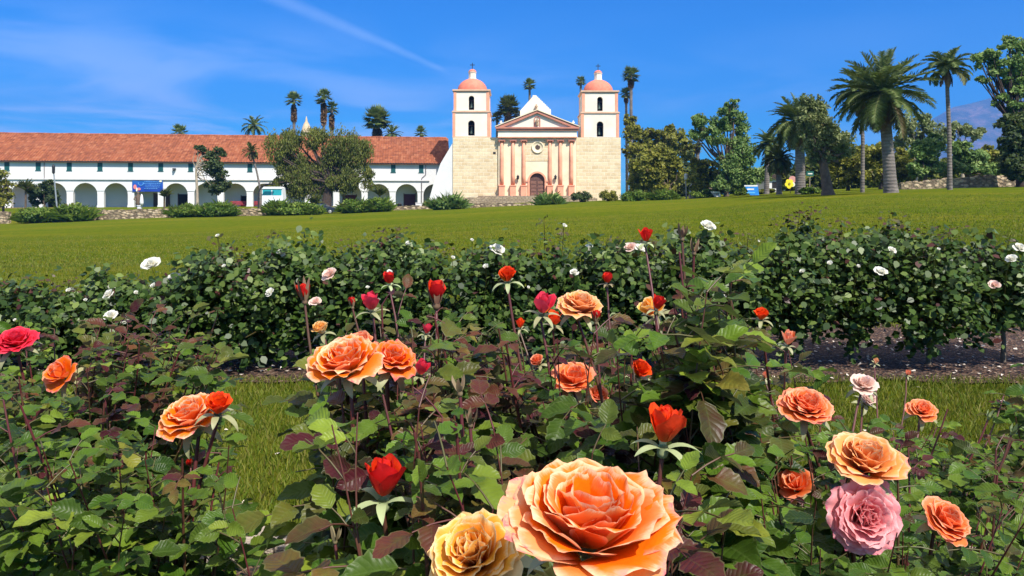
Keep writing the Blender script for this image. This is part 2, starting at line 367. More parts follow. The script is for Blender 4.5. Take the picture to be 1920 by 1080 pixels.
sheet('hedge_bed_mulch', np.linspace(-8, 8, 140), [5.72, 6.2, 7.0, 7.4, 8.3], M['mulch'], 0.014, False, 0.10)
mb = MB(); x = -4.2
while x < 4.4:
    l = random.uniform(0.35, 0.6)
    mb.bar((x + l / 2, 2.88 + random.uniform(-.012, .012), 0.035), l - 0.012, 0.17, 0.085, random.uniform(-.03, .03)); x += l
tag(mb.build('stone_kerb', M['kerb']), kind='structure')

# grass blades: the strip in front of the hedge, and tufts on the lawn beyond it
def blades(n, y0, y1, xf, hgt, wid, bias):
    Y = y0 + (y1 - y0) * rng.random(n) ** bias; X = (rng.random(n) * 2 - 1) * (xf * Y + 1.8)
    Z = gz(X, Y); h = hgt * (0.5 + rng.random(n)) * (1 + 0.12 * Y / 8 * 0); a = rng.random(n) * 6.283
    w_ = wid * (0.7 + 0.6 * rng.random(n)); lean = (rng.random((n, 2)) - 0.5) * h[:, None] * 1.3
    b = np.stack([X, Y, Z], -1); s_ = np.stack([np.cos(a) * w_, np.sin(a) * w_, 0 * a], -1)
    tip = b + np.stack([lean[:, 0], lean[:, 1], h], -1); midp = b + np.stack([lean[:, 0] * .3, lean[:, 1] * .3, h * .55], -1)
    v = np.stack([b - s_, b + s_, midp + s_ * .7, tip, midp - s_ * .7], 1)
    c = np.zeros((n, 5, 4)); c[:, :, 2] = rng.random(n)[:, None]; c[:, :, 3] = (rng.random(n) ** 5)[:, None] * 0.8
    return v, c
gb = MB()
for args in ((80000, 2.95, 5.85, 0.70, 0.045, 0.0035, 1.1), (75000, 8.1, 20, 0.72, 0.05, 0.006, 1.2), (60000, 19, 52, 0.70, 0.05, 0.013, 1.6)):
    v, c = blades(*args); n = len(v)
    gb.add(v.reshape(-1, 3), np.arange(n * 5).reshape(n, 5), c.reshape(-1, 4))
tag(gb.build('grass', M['blade']), 'short green grass blades of the mown lawn around the rose beds', 'grass', kind='stuff')

# ------------------------------------------------------------------ walls with arched openings
def arch_panel(mb, T, u0, u1, z0, z1, ops, th, m=0, seg=14, soffit=True):
    """panel u0..u1, z0..z1 of thickness th (w=0..th), with openings (centre, half width, bottom, spring height)"""
    def quad(a, b, c, d):   # (u,z) corners on both faces
        for w_ in (0, th):
            mb.add([T(u, w_, z) for u, z in (a, b, c, d)], [(0, 1, 2, 3) if w_ == 0 else (3, 2, 1, 0)], None, m)
    cur = u0
    for uc, hw, zb, zs in sorted(ops):
        if uc - hw > cur: quad((cur, z0), (uc - hw, z0), (uc - hw, z1), (cur, z1))
        if zb > z0: quad((uc - hw, z0), (uc + hw, z0), (uc + hw, zb), (uc - hw, zb))
        arc = [(uc - hw * math.cos(math.pi * k / seg), zs + hw * math.sin(math.pi * k / seg)) for k in range(seg + 1)]
        for a, b in zip(arc, arc[1:]): quad(a, b, (b[0], z1), (a[0], z1))
        loop = [(uc - hw, zb)] + arc + [(uc + hw, zb)]
        for a, b in zip(loop, loop[1:]):
            mb.add([T(a[0], 0, a[1]), T(b[0], 0, b[1]), T(b[0], th, b[1]), T(a[0], th, a[1])], [(0, 3, 2, 1)], None, m)
        if zb > z0 + 1e-6:
            mb.add([T(uc - hw, 0, zb), T(uc + hw, 0, zb), T(uc + hw, th, zb), T(uc - hw, th, zb)], [(0, 1, 2, 3)], None, m)
        cur = uc + hw
    if cur < u1: quad((cur, z0), (u1, z0), (u1, z1), (cur, z1))
    for u in (u0, u1):
        mb.add([T(u, 0, z0), T(u, th, z0), T(u, th, z1), T(u, 0, z1)], [(0, 1, 2, 3)], None, m)
    mb.add([T(u0, 0, z1), T(u1, 0, z1), T(u1, th, z1), T(u0, th, z1)], [(0, 1, 2, 3)], None, m)

# ------------------------------------------------------------------ the church
D = 140.0; sc_ = D / F
cx = lambda px: (px - 960) * sc_
cz = lambda py: CZ + (HZ - py) * sc_
def TC(u, w_, z): return (u, D + w_, z)
church = thing('mission_church', 'sandstone mission church with two salmon domed bell towers and a pink columned front', 'church', (cx(1007), D + 6, cz(367)))
zb = cz(384)
mb = MB()
arch_panel(mb, lambda u, w_, z: (u, D - 0.0 + w_, z), cx(849), cx(934), zb, cz(257.5), [], 9.0)
mb.build('tower_base', M['sandstone'], church); mb = MB()
arch_panel(mb, lambda u, w_, z: (u, D - 0.0 + w_, z), cx(1081), cx(1164), zb, cz(257.5), [], 9.0)
mb.build('tower_base', M['sandstone'], church)
# masonry putlog hole
mb = MB(); mb.box(cx(924.5), cx(929.5), D - 0.02, D + 0.1, cz(289), cz(285)); mb.build('wall_hole', M['dark'], church)
mb = MB()
arch_panel(mb, lambda u, w_, z: (u, D - 0.35 + w_, z), cx(934.6), cx(1080.4), zb, cz(256), [(cx(1007), 1.36, cz(367), cz(339))], 0.7)
mb.box(cx(936), cx(1079), D + 0.36, D + 46, zb, cz(240))
ctr = mb.build('front_wall', M['cream'], church)
mb = MB(); mb.box(cx(985), cx(1029), D - 0.42, D - 0.352, cz(302), cz(262)); mb.build('wall_panel', M['sandstone'], ctr)
# door in its arch
mb = MB(); arch_panel(mb, lambda u, w_, z: (u, D - 0.46 + w_, z), cx(1007) - 1.85, cx(1007) + 1.85, cz(367), cz(320.8), [(cx(1007), 1.37, cz(367), cz(339))], 0.1)
def archband(mb, uc, zs, r0, r1, zbot, y0, y1, seg=16):
    """an arched band (legs and arch ring) standing proud"""
    out = [(uc - r1, zbot)] + [(uc - r1 * math.cos(math.pi * k / seg), zs + r1 * math.sin(math.pi * k / seg)) for k in range(seg + 1)] + [(uc + r1, zbot)]
    inn = [(uc - r0, zbot)] + [(uc - r0 * math.cos(math.pi * k / seg), zs + r0 * math.sin(math.pi * k / seg)) for k in range(seg + 1)] + [(uc + r0, zbot)]
    n = len(out); v = [(u, y, z) for y in (y0, y1) for u, z in out] + [(u, y, z) for y in (y0, y1) for u, z in inn]
    f = []
    for i in range(n - 1):
        f += [(i, i + 1, 2 * n + i + 1, 2 * n + i), (n + i + 1, n + i, 3 * n + i, 3 * n + i + 1), (i + 1, i, n + i, n + i + 1), (2 * n + i, 2 * n + i + 1, 3 * n + i + 1, 3 * n + i)]
    mb.add(v, f)
mb = MB(); archband(mb, cx(1007), cz(339), 1.37, 1.68, cz(367), D - 0.50, D - 0.353)
mb.box(cx(1007) - 2.0, cx(1007) - 1.36, D - 0.56, D - 0.50, cz(341), cz(338.6)); mb.box(cx(1007) + 1.36, cx(1007) + 2.0, D - 0.56, D - 0.50, cz(341), cz(338.6))
mb.build('door_surround', M['pink'], church)
mb = MB()
poly = [(cx(1007) - 1.36, cz(367))] + [(cx(1007) - 1.36 * math.cos(math.pi * k / 14), cz(339) + 1.36 * math.sin(math.pi * k / 14)) for k in range(15)] + [(cx(1007) + 1.36, cz(367))]
mb.prism(poly, D - 0.02, D + 0.1, lambda u, w_, z: (u, w_, z))
door = mb.build('door', M['wood'], church)
mb = MB()
for k in (-1, 1):
    for j in range(4): mb.box(cx(1007) + k * 0.66 - 0.5, cx(1007) + k * 0.66 + 0.5, D - 0.07, D - 0.022, cz(366) + j * 0.68, cz(366) + j * 0.68 + 0.52)
each(mb, 'door_panel', plain('door_panel_wood', (0.20, 0.095, 0.065), 0.6, 0.3, 3, 0.2), door)
# columns
for px in (941, 962, 982, 1031, 1050.5, 1071):
    mb = MB(); y = D - 0.45; r = 0.34
    mb.lathe([(r, cz(347)), (r * 1.02, cz(330)), (r * 0.97, cz(300)), (r * 0.86, cz(268.5))], (cx(px), y, 0), 16)
    c = mb.build('column', M['pink'], church, True)
    mb = MB(); mb.box(cx(px) - .52, cx(px) + .52, y - .52, y + .1, cz(370), cz(349.5)); mb.box(cx(px) - .60, cx(px) + .60, y - .60, y + .1, cz(349.4), cz(347.4)); mb.build('pedestal', M['pink'], c)
    mb = MB(); mb.lathe([(r * .9, cz(268.4)), (r * 1.25, cz(266.5)), (r * 1.5, cz(264.8))], (cx(px), y, 0), 16)
    for k in (-1, 1): mb.lathe([(.13, -.16), (.17, 0), (.13, .16)], (cx(px) + k * .48, y - .36, cz(265.6)), 10)
    mb.box(cx(px) - .60, cx(px) + .60, y - .56, y + .1, cz(264.7), cz(263)); mb.build('capital', M['pinkbrown'], c)
# round window
mb = MB(); y = D - 0.43
prof = [(1.05, 0.0), (1.02, 0.10), (0.90, 0.10), (0.86, 0.0)]
def ring(mb, c, prof, n=28):
    v = [(c[0] + r * math.cos(2 * math.pi * k / n), c[1] - h, c[2] + r * math.sin(2 * math.pi * k / n)) for r, h in prof for k in range(n)]
    f = [(i * n + k, (i + 1) * n + k, (i + 1) * n + (k + 1) % n, i * n + (k + 1) % n) for i in range(len(prof) - 1) for k in range(n)]
    mb.add(v, f)
ring(mb, (cx(1008), y, cz(276.5)), [(1.12, -0.02), (1.10, .16), (0.94, .18), (0.90, 0.10), (0.62, -0.0), (0.42, -0.02)])
rw = mb.build('round_window', M['cream'], church, True)
mb = MB(); ring(mb, (cx(1008), y + 0.02, cz(276.5)), [(0.45, 0.015), (0.4, 0.04), (0.001, 0.03)]); mb.build('window_glass', plain('umber_glass', (0.10, 0.06, 0.04), 0.3), rw)
# entablature and pediment
mb = MB(); mb.box(cx(934), cx(1081), D - 0.95, D + 0.4, cz(255.9), cz(246)); mb.box(cx(933.5), cx(1081.5), D - 1.06, D + .4, cz(257.4), cz(256)); mb.build('frieze', M['tower_white'], church)
mb = MB(); mb.box(cx(933.8), cx(1081.2), D - 1.10, D + .4, cz(259), cz(257.45)); mb.build('frieze_band', M['pink'], church)
mb = MB(); mb.box(cx(931.5), cx(1083), D - 1.22, D + .5, cz(245.9), cz(242.6)); mb.box(cx(929.5), cx(1085), D - 1.42, D + .5, cz(242.5), cz(239.6)); mb.build('cornice', M['pinkbrown'], church)
apx = 1006.8
mb = MB(); mb.prism([(cx(938), cz(239.5)), (cx(1076), cz(239.5)), (cx(apx), cz(214))], D - 0.9, D + 0.5, lambda u, w_, z: (u, w_, z)); tym = mb.build('tympanum', M['tower_white'], church)
mb = MB()
for s_ in (-1, 1):
    e = 930.0 if s_ < 0 else 1084.5
    mb.prism([(cx(e), cz(239.5)), (cx(e + 15 * -s_), cz(239.5)), (cx(apx), cz(213.5)), (cx(apx), cz(208.4))][::s_], D - 1.34, D + .5, lambda u, w_, z: (u, w_, z))
mb.build('raking_cornice', M['pinkbrown'], church)
mb = MB()
for s_ in (-1, 1):
    e = 928.5 if s_ < 0 else 1086
    mb.prism([(cx(e), cz(239.3)), (cx(e), cz(237.8)), (cx(apx), cz(206.6)), (cx(apx), cz(208.3))][::-s_], D - 1.5, D + .6, lambda u, w_, z: (u, w_, z))
mb.build('roof_edge', M['cream'], church)
def statue(px, py0, py1, y, name, par, mt):
    h = cz(py1) - cz(py0); mb = MB()
    mb.lathe([(h * .17, 0), (h * .2, h * .05), (h * .17, h * .3), (h * .15, h * .5), (h * .19, h * .68), (h * .17, h * .76), (h * .07, h * .82), (h * .06, h * .84), (h * .10, h * .88), (h * .105, h * .94), (h * .05, h)], (cx(px), y, cz(py0)), 12)
    for k in (-1, 1): mb.tube([(cx(px) + k * h * .18, y, cz(py0) + h * .73), (cx(px) + k * h * .22, y - h * .06, cz(py0) + h * .55), (cx(px) + k * h * .05, y - h * .18, cz(py0) + h * .5)], [h * .06, h * .05, h * .04], 6)
    return mb.build(name, mt, par, True)
M['statue'] = plain('statue_stone', (0.40, 0.27, 0.17), 0.9, 0.25, 4, 0.4)
mb = MB(); archband(mb, cx(apx), cz(225), 0.42, 0.58, cz(237.5), D - 1.0, D - 0.905); mb.build('niche_frame', M['pinkbrown'], tym)
statue(apx, 237.6, 223, D - 1.25, 'niche_statue', church, M['statue'])
# stepped gable of the nave behind
g = [(cx(975.5), cz(242)), (cx(975.5), cz(205))]
for k in range(14): g += [(cx(976 + 23 * k / 14), cz(204 - 26 * k / 14)), (cx(976 + 23 * (k + 1) / 14), cz(204 - 26 * k / 14 - .8))]
g += [(cx(999.5), cz(175.5)), (cx(1006.5), cz(175.5))]
for k in range(9): g += [(cx(1007 + 26.5 * k / 9), cz(178 + 26 * k / 9)), (cx(1007 + 26.5 * (k + 1) / 9), cz(178.8 + 26 * k / 9))]
g += [(cx(1034), cz(205)), (cx(1034), cz(242))]
mb = MB(); mb.prism(g[::-1], D + 2.0, D + 3.1, lambda u, w_, z: (u, w_, z)); mb.build('stepped_gable', M['tower_white'], church)
statue(1006, 205, 193, D + 1.7, 'gable_statue', church, M['statue'])
for px in (939.5, 1074.5): statue(px, 236, 226.5, D - 0.6, 'corner_statue', church, M['tower_white'])
# wall lamps beside the door
for px in (971, 1041):
    mb = MB(); z0 = cz(341)
    mb.tube([(cx(px), D - .36, z0), (cx(px), D - .75, z0 + .1), (cx(px), D - .8, z0 + .45)], .05, 6)
    mb.lathe([(.08, .4), (.2, .5), (.24, 1.0), (.1, 1.15), (.03, 1.3)], (cx(px), D - .8, z0), 8); mb.build('wall_lamp', M['iron'], church)
# bell towers
def bell_tower(pxl, pxr, dy):
    uc = cx((pxl + pxr) / 2); k = lambda py: cz(py + dy)
    h1 = cx(pxr) - uc; yc = D + 0.25 + h1
    body = MB()
    def stage(h, z0, z1, oz, ow):
        # four walls butted at the corners; front and back carry an opening
        arch_panel(body, lambda u, w_, z: (uc + u, yc - h + w_, z), -h, h, z0, z1, [(0, ow, oz[0], oz[1])], 0.7)
        arch_panel(body, lambda u, w_, z: (uc + u, yc + h - w_, z), -h, h, z0, z1, [(0, ow, oz[0], oz[1])], 0.7)
        arch_panel(body, lambda u, w_, z: (uc - h + w_, yc + u, z), -h + .701, h - .701, z0, z1, [(0, ow, oz[0], oz[1])], 0.7)
        arch_panel(body, lambda u, w_, z: (uc + h - w_, yc + u, z), -h + .701, h - .701, z0, z1, [(0, ow, oz[0], oz[1])], 0.7)
    h2 = h1 * 0.945
    stage(h1, k(255.4), k(210.5), (k(254), k(231.5)), 0.60); stage(h2, k(207), k(172), (k(205.5), k(184)), 0.50)
    tw = body.build('bell_tower', M['tower_white'], church)
    c1 = MB()
    for h, a, b in ((h1 + .12, 257.4, 255.5), (h1 + .18, 210.4, 208.6), (h1 + .1, 208.5, 207.1), (h2 + .1, 171.9, 170), (h2 + .28, 169.9, 167)):
        c1.box(uc - h, uc + h, yc - h, yc + h, k(a), k(b))
    each(c1, 'tower_cornice', plain('tower_cornice', (0.62, 0.40, 0.27), 0.8, 0.12, 1, .1), tw)
    c2 = MB()
    for h, a, b in ((h1, 255.3, 210.6), (h2, 206.9, 172.1)):
        for sx in (-1, 1):
            for sy in (-1, 1):
                x0 = uc + sx * (h - .12); y0 = yc + sy * (h - .12)
                c2.box(x0 - .32, x0 + .18 if sx > 0 else x0 + .32, y0 - .2, y0 + .2, k(a), k(b)) if sx > 0 else c2.box(x0 - .18, x0 + .32, y0 - .2, y0 + .2, k(a), k(b))
    each(c2, 'corner_pilaster', M['pink'], tw)
    rd = (912 - 855) / 2 * sc_
    dm = MB(); n = 24
    dm.lathe([(rd * 1.0, k(166.9)), (rd, k(165))] + [(rd * math.cos(a), k(165) + (k(141.5) - k(165)) * math.sin(a)) for a in np.linspace(0.05, 1.36, 12)], (uc, yc, 0), 32)
    dm.build('dome', M['dome'], tw, True)
    ln = MB(); r = 0.72
    ln.lathe([(r * 1.12, k(143.5)), (r * 1.12, k(141)), (r, k(140.8)), (r, k(130.4)), (r * 1.15, k(130.2)), (r * 1.15, k(129))], (uc, yc, 0), 8, a0=math.pi / 8)
    l = ln.build('lantern', M['tower_white'], tw)
    cp = MB(); cp.lathe([(r * 1.02 * math.cos(a), k(128.9) + (k(123) - k(128.9)) * math.sin(a)) for a in np.linspace(0, 1.45, 8)], (uc, yc, 0), 16); cp.build('lantern_cap', M['dome'], tw, True)
    cr = MB(); cr.box(uc - .06, uc + .06, yc - .06, yc + .06, k(123.2), k(111)); cr.box(uc - .42, uc - .06, yc - .05, yc + .05, k(115.6), k(114.3)); cr.box(uc + .06, uc + .42, yc - .05, yc + .05, k(115.6), k(114.3)); cr.build('cross', M['iron'], tw)
    for z1, z0 in ((233, 253), (186, 204)):
        b = MB(); hh = k(z1 + 2) - k(z0 - 3)
        b.lathe([(.40, 0), (.36, hh * .12), (.26, hh * .45), (.22, hh * .75), (.10, hh * .95), (.04, hh)], (uc, yc - h1 + 1.25, k(z0 - 3)), 14)
        b.build('bell', M['bronze'], tw, True)
        b = MB(); b.box(uc - .7, uc + .7, yc - h1 + 1.15, yc - h1 + 1.35, k(z1 + 1.9), k(z1 + .4)); b.build('bell_beam', M['wood'], tw)
    ins = MB(); ins.box(uc - h2 + .9, uc + h2 - .9, yc - h2 + 2.2, yc + h2 - .9, k(255), k(173)); ins.build('tower_core', M['dark'], tw)
bell_tower(849, 918.5, 0); bell_tower(1090.5, 1160.5, 2)
mb = MB(); mb.prism([(cx(848.6), cz(268)), (cx(848.6), cz(384)), (cx(803), cz(384)), (cx(804.5), cz(374)), (cx(812.5), cz(345)), (cx(825.5), cz(307))], D + .15, D + 3.4, lambda u, w_, z: (u, w_, z)); mb.build('buttress', M['white'], church)
# church steps
st = MB()
for i in range(6):
    h0 = cz(382); h1 = cz(367.2); zt = h0 + (h1 - h0) * (i + 1) / 6
    st.box(cx(884) + i * .25, cx(1118) - i * .25, D - 5.2 + i * .75, D - 5.2 + (i + 1) * .75 - .002 if i < 5 else D - .36, h0 - 1, zt)
sto = thing('stone_steps', 'broad worn stone steps leading up to the church door', 'steps', (cx(1000), D - 5.2, cz(382)))
each(st, 'step', M['rubble'], sto)
# the fountain basin wall and the path in front
def low_wall(px0, px1, ytop, d, label, th=0.6, mt='rubble', hb=0.9, n=30, grp=None, name='low_stone_wall'):
    mb = MB(); T_ = []; B_ = []
    for i in range(n + 1):
        px = px0 + (px1 - px0) * i / n; b = G(px, d); zt = at(px, np.interp(px, *ytop), d)[2] + random.uniform(-.13, .10)
        T_.append((b[0], zt)); B_.append((b[0], b[2] - .15))
    v = []; 
    for (x, z1), (_, z0) in zip(T_, B_): v += [(x, d, z0), (x, d, z1), (x, d + th, z1), (x, d + th, z0)]
    f = []
    for i in range(n):
        a = 4 * i; b = a + 4
        f += [(a, b, b + 1, a + 1), (a + 1, b + 1, b + 2, a + 2), (a + 2, b + 2, b + 3, a + 3)]
    f += [(0, 1, 2, 3), (4 * n + 3, 4 * n + 2, 4 * n + 1, 4 * n)]
    mb.add(v, f); return solo(mb, name, M[mt], label, 'wall', grp)
M['tanwall'] = ashlar('tan_wall_stone', (0.50, 0.38, 0.24), (0.62, 0.50, 0.34), (0.33, 0.25, 0.16), 0.9, 0.4, 0.7)
W_ = 'stone walls along the lawn'
low_wall(-60, 16, ((-60, 16), (397, 397)), 112, 'end of low tan stone wall under the olive bush', mt='fieldstone', grp=W_)
low_wall(150, 322, ((150, 322), (393, 392)), 112, 'long low tan stone wall below the blue banner', mt='fieldstone', grp=W_)
low_wall(440, 512, ((440, 512), (390, 391)), 112, 'short low tan stone wall below the red benches', mt='fieldstone', grp=W_)
low_wall(716, 812, ((716, 812), (387, 385)), 116, 'pale low kerb wall below the dark red arcade door', mt='fieldstone', grp=W_)
low_wall(868, 1020, ((868, 1020), (371, 369)), 128, 'dark stone fountain wall in front of the church steps', mt='rubble', grp=W_)
low_wall(874, 1012, ((874, 1012), (382.0, 380.5)), 111, 'pale flat stone border at foot of the church steps', mt='fieldstone', grp=W_)
low_wall(1040, 1120, ((1040, 1120), (374, 371)), 124, 'short stone wall between the rounded shrubs by the church', mt='rubble', grp=W_)
low_wall(1690, 1760, ((1690, 1760), (343, 337)), 78, 'low end of rubble wall beyond the largest palm', mt='fieldstone', grp=W_)
low_wall(1761, 1990, ((1761, 1800, 1860, 1890, 1990), (336, 333, 327, 329, 338)), 80, 'broken high rubble wall under the tall dark trees', mt='fieldstone', grp=W_)

# ------------------------------------------------------------------ the white arcade wing
A = np.array([-21.0, 145.0]); e = np.array([58.5, 7.0]); e /= np.linalg.norm(e); nn = np.array([-e[1], e[0]])
def TW(u, w_, z): q = A + e * u + nn * w_; return (q[0], q[1], z)
wing = thing('arcade_wing', 'long white arcaded mission wing with red clay tile roof', 'building', TW(-40, 4, 1.5))
U0, U1 = -96.0, 10.5; ZB, ZS, ZE, SP = 1.3, 3.75, 9.5, 5.18
arches = [1.23 + SP - SP * k for k in range(20)]
mb = MB(); arch_panel(mb, TW, U0, U1, ZB - .6, ZE + .45, [(a, 2.05, ZB - .6, ZS) for a in arches], 0.8)
wl = mb.build('wall', M['white'], wing)
mb = MB(); mb.box(U0, U1, 3.6, 8.0, ZB - .6, 9.0, TW); mb.build('corridor_wall', plain('grey_plaster', (0.78, 0.72, 0.70), .9, .05, .5), wing)
mb = MB(); mb.box(U0, U1, .805, 3.595, 6.5, 6.8, TW); mb.build('corridor_ceiling', plain('corridor_plaster', (.6, .52, .45), .9, .05, .5), wing)
mb = MB(); mb.box(U0, U1, -.3, 3.59, ZB - .8, ZB + .06, TW); mb.build('corridor_floor', M['tile_floor'], wing)
mb = MB(); mb.box(U0, U1 - 5, -.26, -.003, 6.36, 6.55, TW); mb.box(U0, U1 - 5, -.06, -.003, 6.56, 6.66, TW); mb.build('string_course', plain('string_plaster', (0.62, .60, .59), .9, .05, 1), wl)
for a in arches:
    mb = MB()
    mb.box(a + 2.0, a + SP - 2.0, -.09, -.003, 4.38, 4.6, TW); mb.box(a + 1.98, a + SP - 1.98, -.08, -.003, ZB - .6, 1.75, TW)
    each(mb, 'pier_moulding', M['white'], wl)
for k in range(18):
    u = 3.95 - 5.2 * k
    mb = MB(); mb.box(u - .42, u + .42, -.03, .1, 8.02, 9.44, TW); wi = mb.build('window', M['shutter'], wing)
    mb = MB(); mb.box(u - .02, u + .02, -.06, -.032, 8.05, 9.4, TW); mb.box(u - .5, u + .5, -.10, -.032, 7.9, 8.0, TW); each(mb, 'shutter_trim', M['shutter'], wi)
# tile roof: real barrel corrugation in overlapping courses
mb = MB(); rows = 26; per = 0.48; nu = int((U1 - 1.2 - U0) / per * 6) + 1
us = np.linspace(U0, U1 - 1.2, nu); vs = []
for r in range(rows):
    for t_ in (0.0, 1.0):
        fr = (r + t_) / rows; wv = -0.75 + 8.75 * fr; zz = 9.55 + 5.6 * fr + (0.09 if t_ == 0 else 0.0)
        hgt = 0.11 * np.abs(np.sin(us * math.pi / per)) + rng.normal(0, 0.012, 1)
        P_ = A[None] + e[None] * us[:, None] + nn[None] * wv
        vs.append(np.column_stack([P_, zz + hgt]))
mb.grid(np.concatenate(vs), nu, rows * 2); mb.build('roof', M['roof'], wing)
rf = wing.children[-1]
mb = MB(); mb.tube([TW(u, 8.05, 15.22 + .03 * math.sin(u)) for u in np.arange(U0, U1, 1.5)], .2, 8); mb.build('ridge', M['roof'], rf)
mb = MB(); mb.box(U0, U1 - 1.2, -.6, -.02, 9.42, 9.53, TW); mb.build('eave', M['wood'], rf)
mb = MB(); mb.prism([(U0, 9.6), (U1 - 1.3, 9.6), (U1 - 1.3, 15.0), (U0, 15.0)], 8.02, 8.3, TW); mb.build('rear_wall', M['white'], wing)
# drainpipes, corridor doors, wall lamp
for u, kink in ((-1.4 + 6.2, 1), (-62.0 - 0.6, 0)):
    mb = MB(); z1 = 9.4
    pts = [TW(u, -.12, z1), TW(u, -.12, 7.6), TW(u - .75 * kink, -.16, 6.9), TW(u - .8 * kink, -.18, 1.5)] if kink else [TW(u, -.12, z1), TW(u, -.12, 1.5)]
    mb.tube(pts, .07, 6); mb.build('drainpipe', plain('pipe_grey', (0.16, .13, .13), .6), wing)
for u, w0, hgt, mt in ((1.75, 1.0, 2.6, 'dredwood'), (-50.3 + 6.5, 1.3, 2.6, 'wood'), (-39.7, 1.1, 2.5, 'dark'), (-9.6, 1.2, 2.4, 'dredwood'), (-62.6, .8, 2.2, 'dark'), (-29, .5, 2.2, 'dark')):
    if 'dredwood' not in M: M['dredwood'] = plain('dark_red_wood', (0.11, 0.018, 0.022), .6, .2, 3)
    mb = MB(); mb.box(u - w0, u + w0, 3.5, 3.598, ZB + .07, ZB + .07 + hgt, TW)
    dd = mb.build('door', M[mt], wing)
    mb = MB(); mb.box(u - w0 - .15, u - w0 - .003, 3.46, 3.598, ZB + .07, ZB + .2 + hgt, TW); mb.box(u + w0 + .003, u + w0 + .15, 3.46, 3.598, ZB + .07, ZB + .2 + hgt, TW); each(mb, 'door_jamb', M['wood'], dd)
mb = MB(); mb.box(-40.7, -40.2, -.45, -.003, 8.2, 8.5, TW); mb.lathe([(.12, 0), (.2, .15), (.12, .3)], TW(-40.45, -.5, 8.0), 8); mb.build('flood_lamp', M['iron'], wing)
# red benches in the arcade
def bench(u, label):
    o = thing('bench', label, 'bench', TW(u, 1.6, ZB + .06), 'red benches in the arcade'); z0 = ZB + .06
    mb = MB(); mb.box(u - 1.5, u + 1.5, 1.3, 1.9, z0 + .45, z0 + .53, TW); mb.build('seat', M['bench'], o)
    mb = MB(); [mb.box(u - 1.5, u + 1.5, 1.9, 1.96, z0 + .6 + .22 * j, z0 + .78 + .22 * j, TW) for j in range(3)]; each(mb, 'back_board', M['bench'], o)
    for k in (-1.4, 1.4):
        mb = MB(); mb.box(u + k - .05, u + k + .05, 1.31, 1.88, z0, z0 + .445, TW); mb.build('leg', M['bench'], o)
bench(-29.7, 'dark red bench in the open arch behind the curving palm trunk'); bench(-25.4, 'dark red bench partly hidden beside the white van')
# blue banner over an arch
bn = thing('banner', 'blue banner with pale lettering hung over an arcade arch', 'banner', TW(-45.2, -.1, 4.1))
u0, u1, z0, z1 = -47.7, -42.4, 4.25, 6.32
mb = MB(); vv = []
for z in np.linspace(z0, z1, 6):
    for u in np.linspace(u0, u1, 14): vv.append(TW(u, -.16 + .03 * math.sin(u * 2.4 + z), z))
mb.grid(vv, 14, 6); m, t, p = newmat('banner_blue'); x, y, z = t.sep(obj_co(t))
t.l.new(t.ramp(t.maprange(z, .1, 2.3, 0, 1, False), [(0, (0.006, 0.035, 0.28)), (.55, (0.01, .075, .40)), (1, (0.012, .11, .32))]), p.inputs['Base Color'])
mb.build('cloth', m, bn)
mb = MB(); pw = MB()
for j, (z, a, b) in enumerate(((6.0, -45.6, -42.9), (5.68, -45.7, -42.8), (5.36, -45.5, -42.9), (5.04, -45.4, -43.0), (4.75, -45.6, -43.3))):
    u = a
    while u < b:
        l = random.uniform(.12, .34); mb.box(u, u + l, -.24, -.235, z, z + random.uniform(.09, .16), TW); u += l + random.uniform(.07, .12)
mb.build('lettering', plain('banner_pale_blue', (0.10, .28, .62), .7), bn)
def disc(mb, u, z, ru, rz_, w_=-.25, n=14):
    mb.add([TW(u + ru * math.cos(a), w_, z + rz_ * math.sin(a)) for a in np.linspace(0, 2 * math.pi, n, endpoint=False)], [tuple(range(n))])
mb = MB(); disc(mb, -47.2, 5.1, .28, .42); disc(mb, -46.55, 4.72, .34, .25); each(mb, 'coral_petal', plain('banner_coral', (0.75, .22, .20), .7), bn)
mb = MB(); disc(mb, -46.9, 4.62, .14, .36, -.26); disc(mb, -42.8, 6.15, .25, .16); each(mb, 'pale_petal', plain('banner_pale', (0.75, .72, .55), .7), bn)
mb = MB()
for k in range(16):
    a = math.pi * (.9 + k / 15 * 1.2); mb.bar(TW(-46.2 + .42 * math.cos(a), -.25, 5.75 + .36 * math.sin(a)), .14, .01, .09)
mb.build('swirl', plain('banner_swirl', (0.10, .32, .66), .7), bn)
# distant seminary tower
d = 235.; s2 = d / F
tX = (574.5 - 960) * s2; tz = lambda py: CZ + (HZ - py) * s2
o = thing('distant_tower', 'ornate beige tower top rising far behind the spreading pepper tree', 'tower', (tX, d, tz(300)))
M['beige'] = plain('beige_stone', (0.55, .42, .27), .9, .2, .6, .3)
mb = MB(); mb.lathe([(1.5, tz(390)), (1.5, tz(272)), (1.7, tz(271)), (1.7, tz(268.5))], (tX, d, 0), 8); mb.build('shaft', M['beige'], o)
mb = MB()
for k in range(8):
    a = k * math.pi / 4 + .2; mb.lathe([(.2, tz(268.4)), (.2, tz(250))], (tX + 1.2 * math.cos(a), d + 1.2 * math.sin(a), 0), 6)
each(mb, 'belfry_column', M['beige'], o)
mb = MB(); mb.lathe([(.75, tz(268.4)), (.75, tz(250))], (tX, d, 0), 8); mb.build('belfry', M['beige'], o)
mb = MB(); mb.lathe([(1.6, tz(249.9)), (1.6, tz(247)), (1.3, tz(240)), (.9, tz(233)), (.4, tz(228)), (.3, tz(224)), (.05, tz(218))], (tX, d, 0), 10); mb.build('spire', M['beige'], o, True)
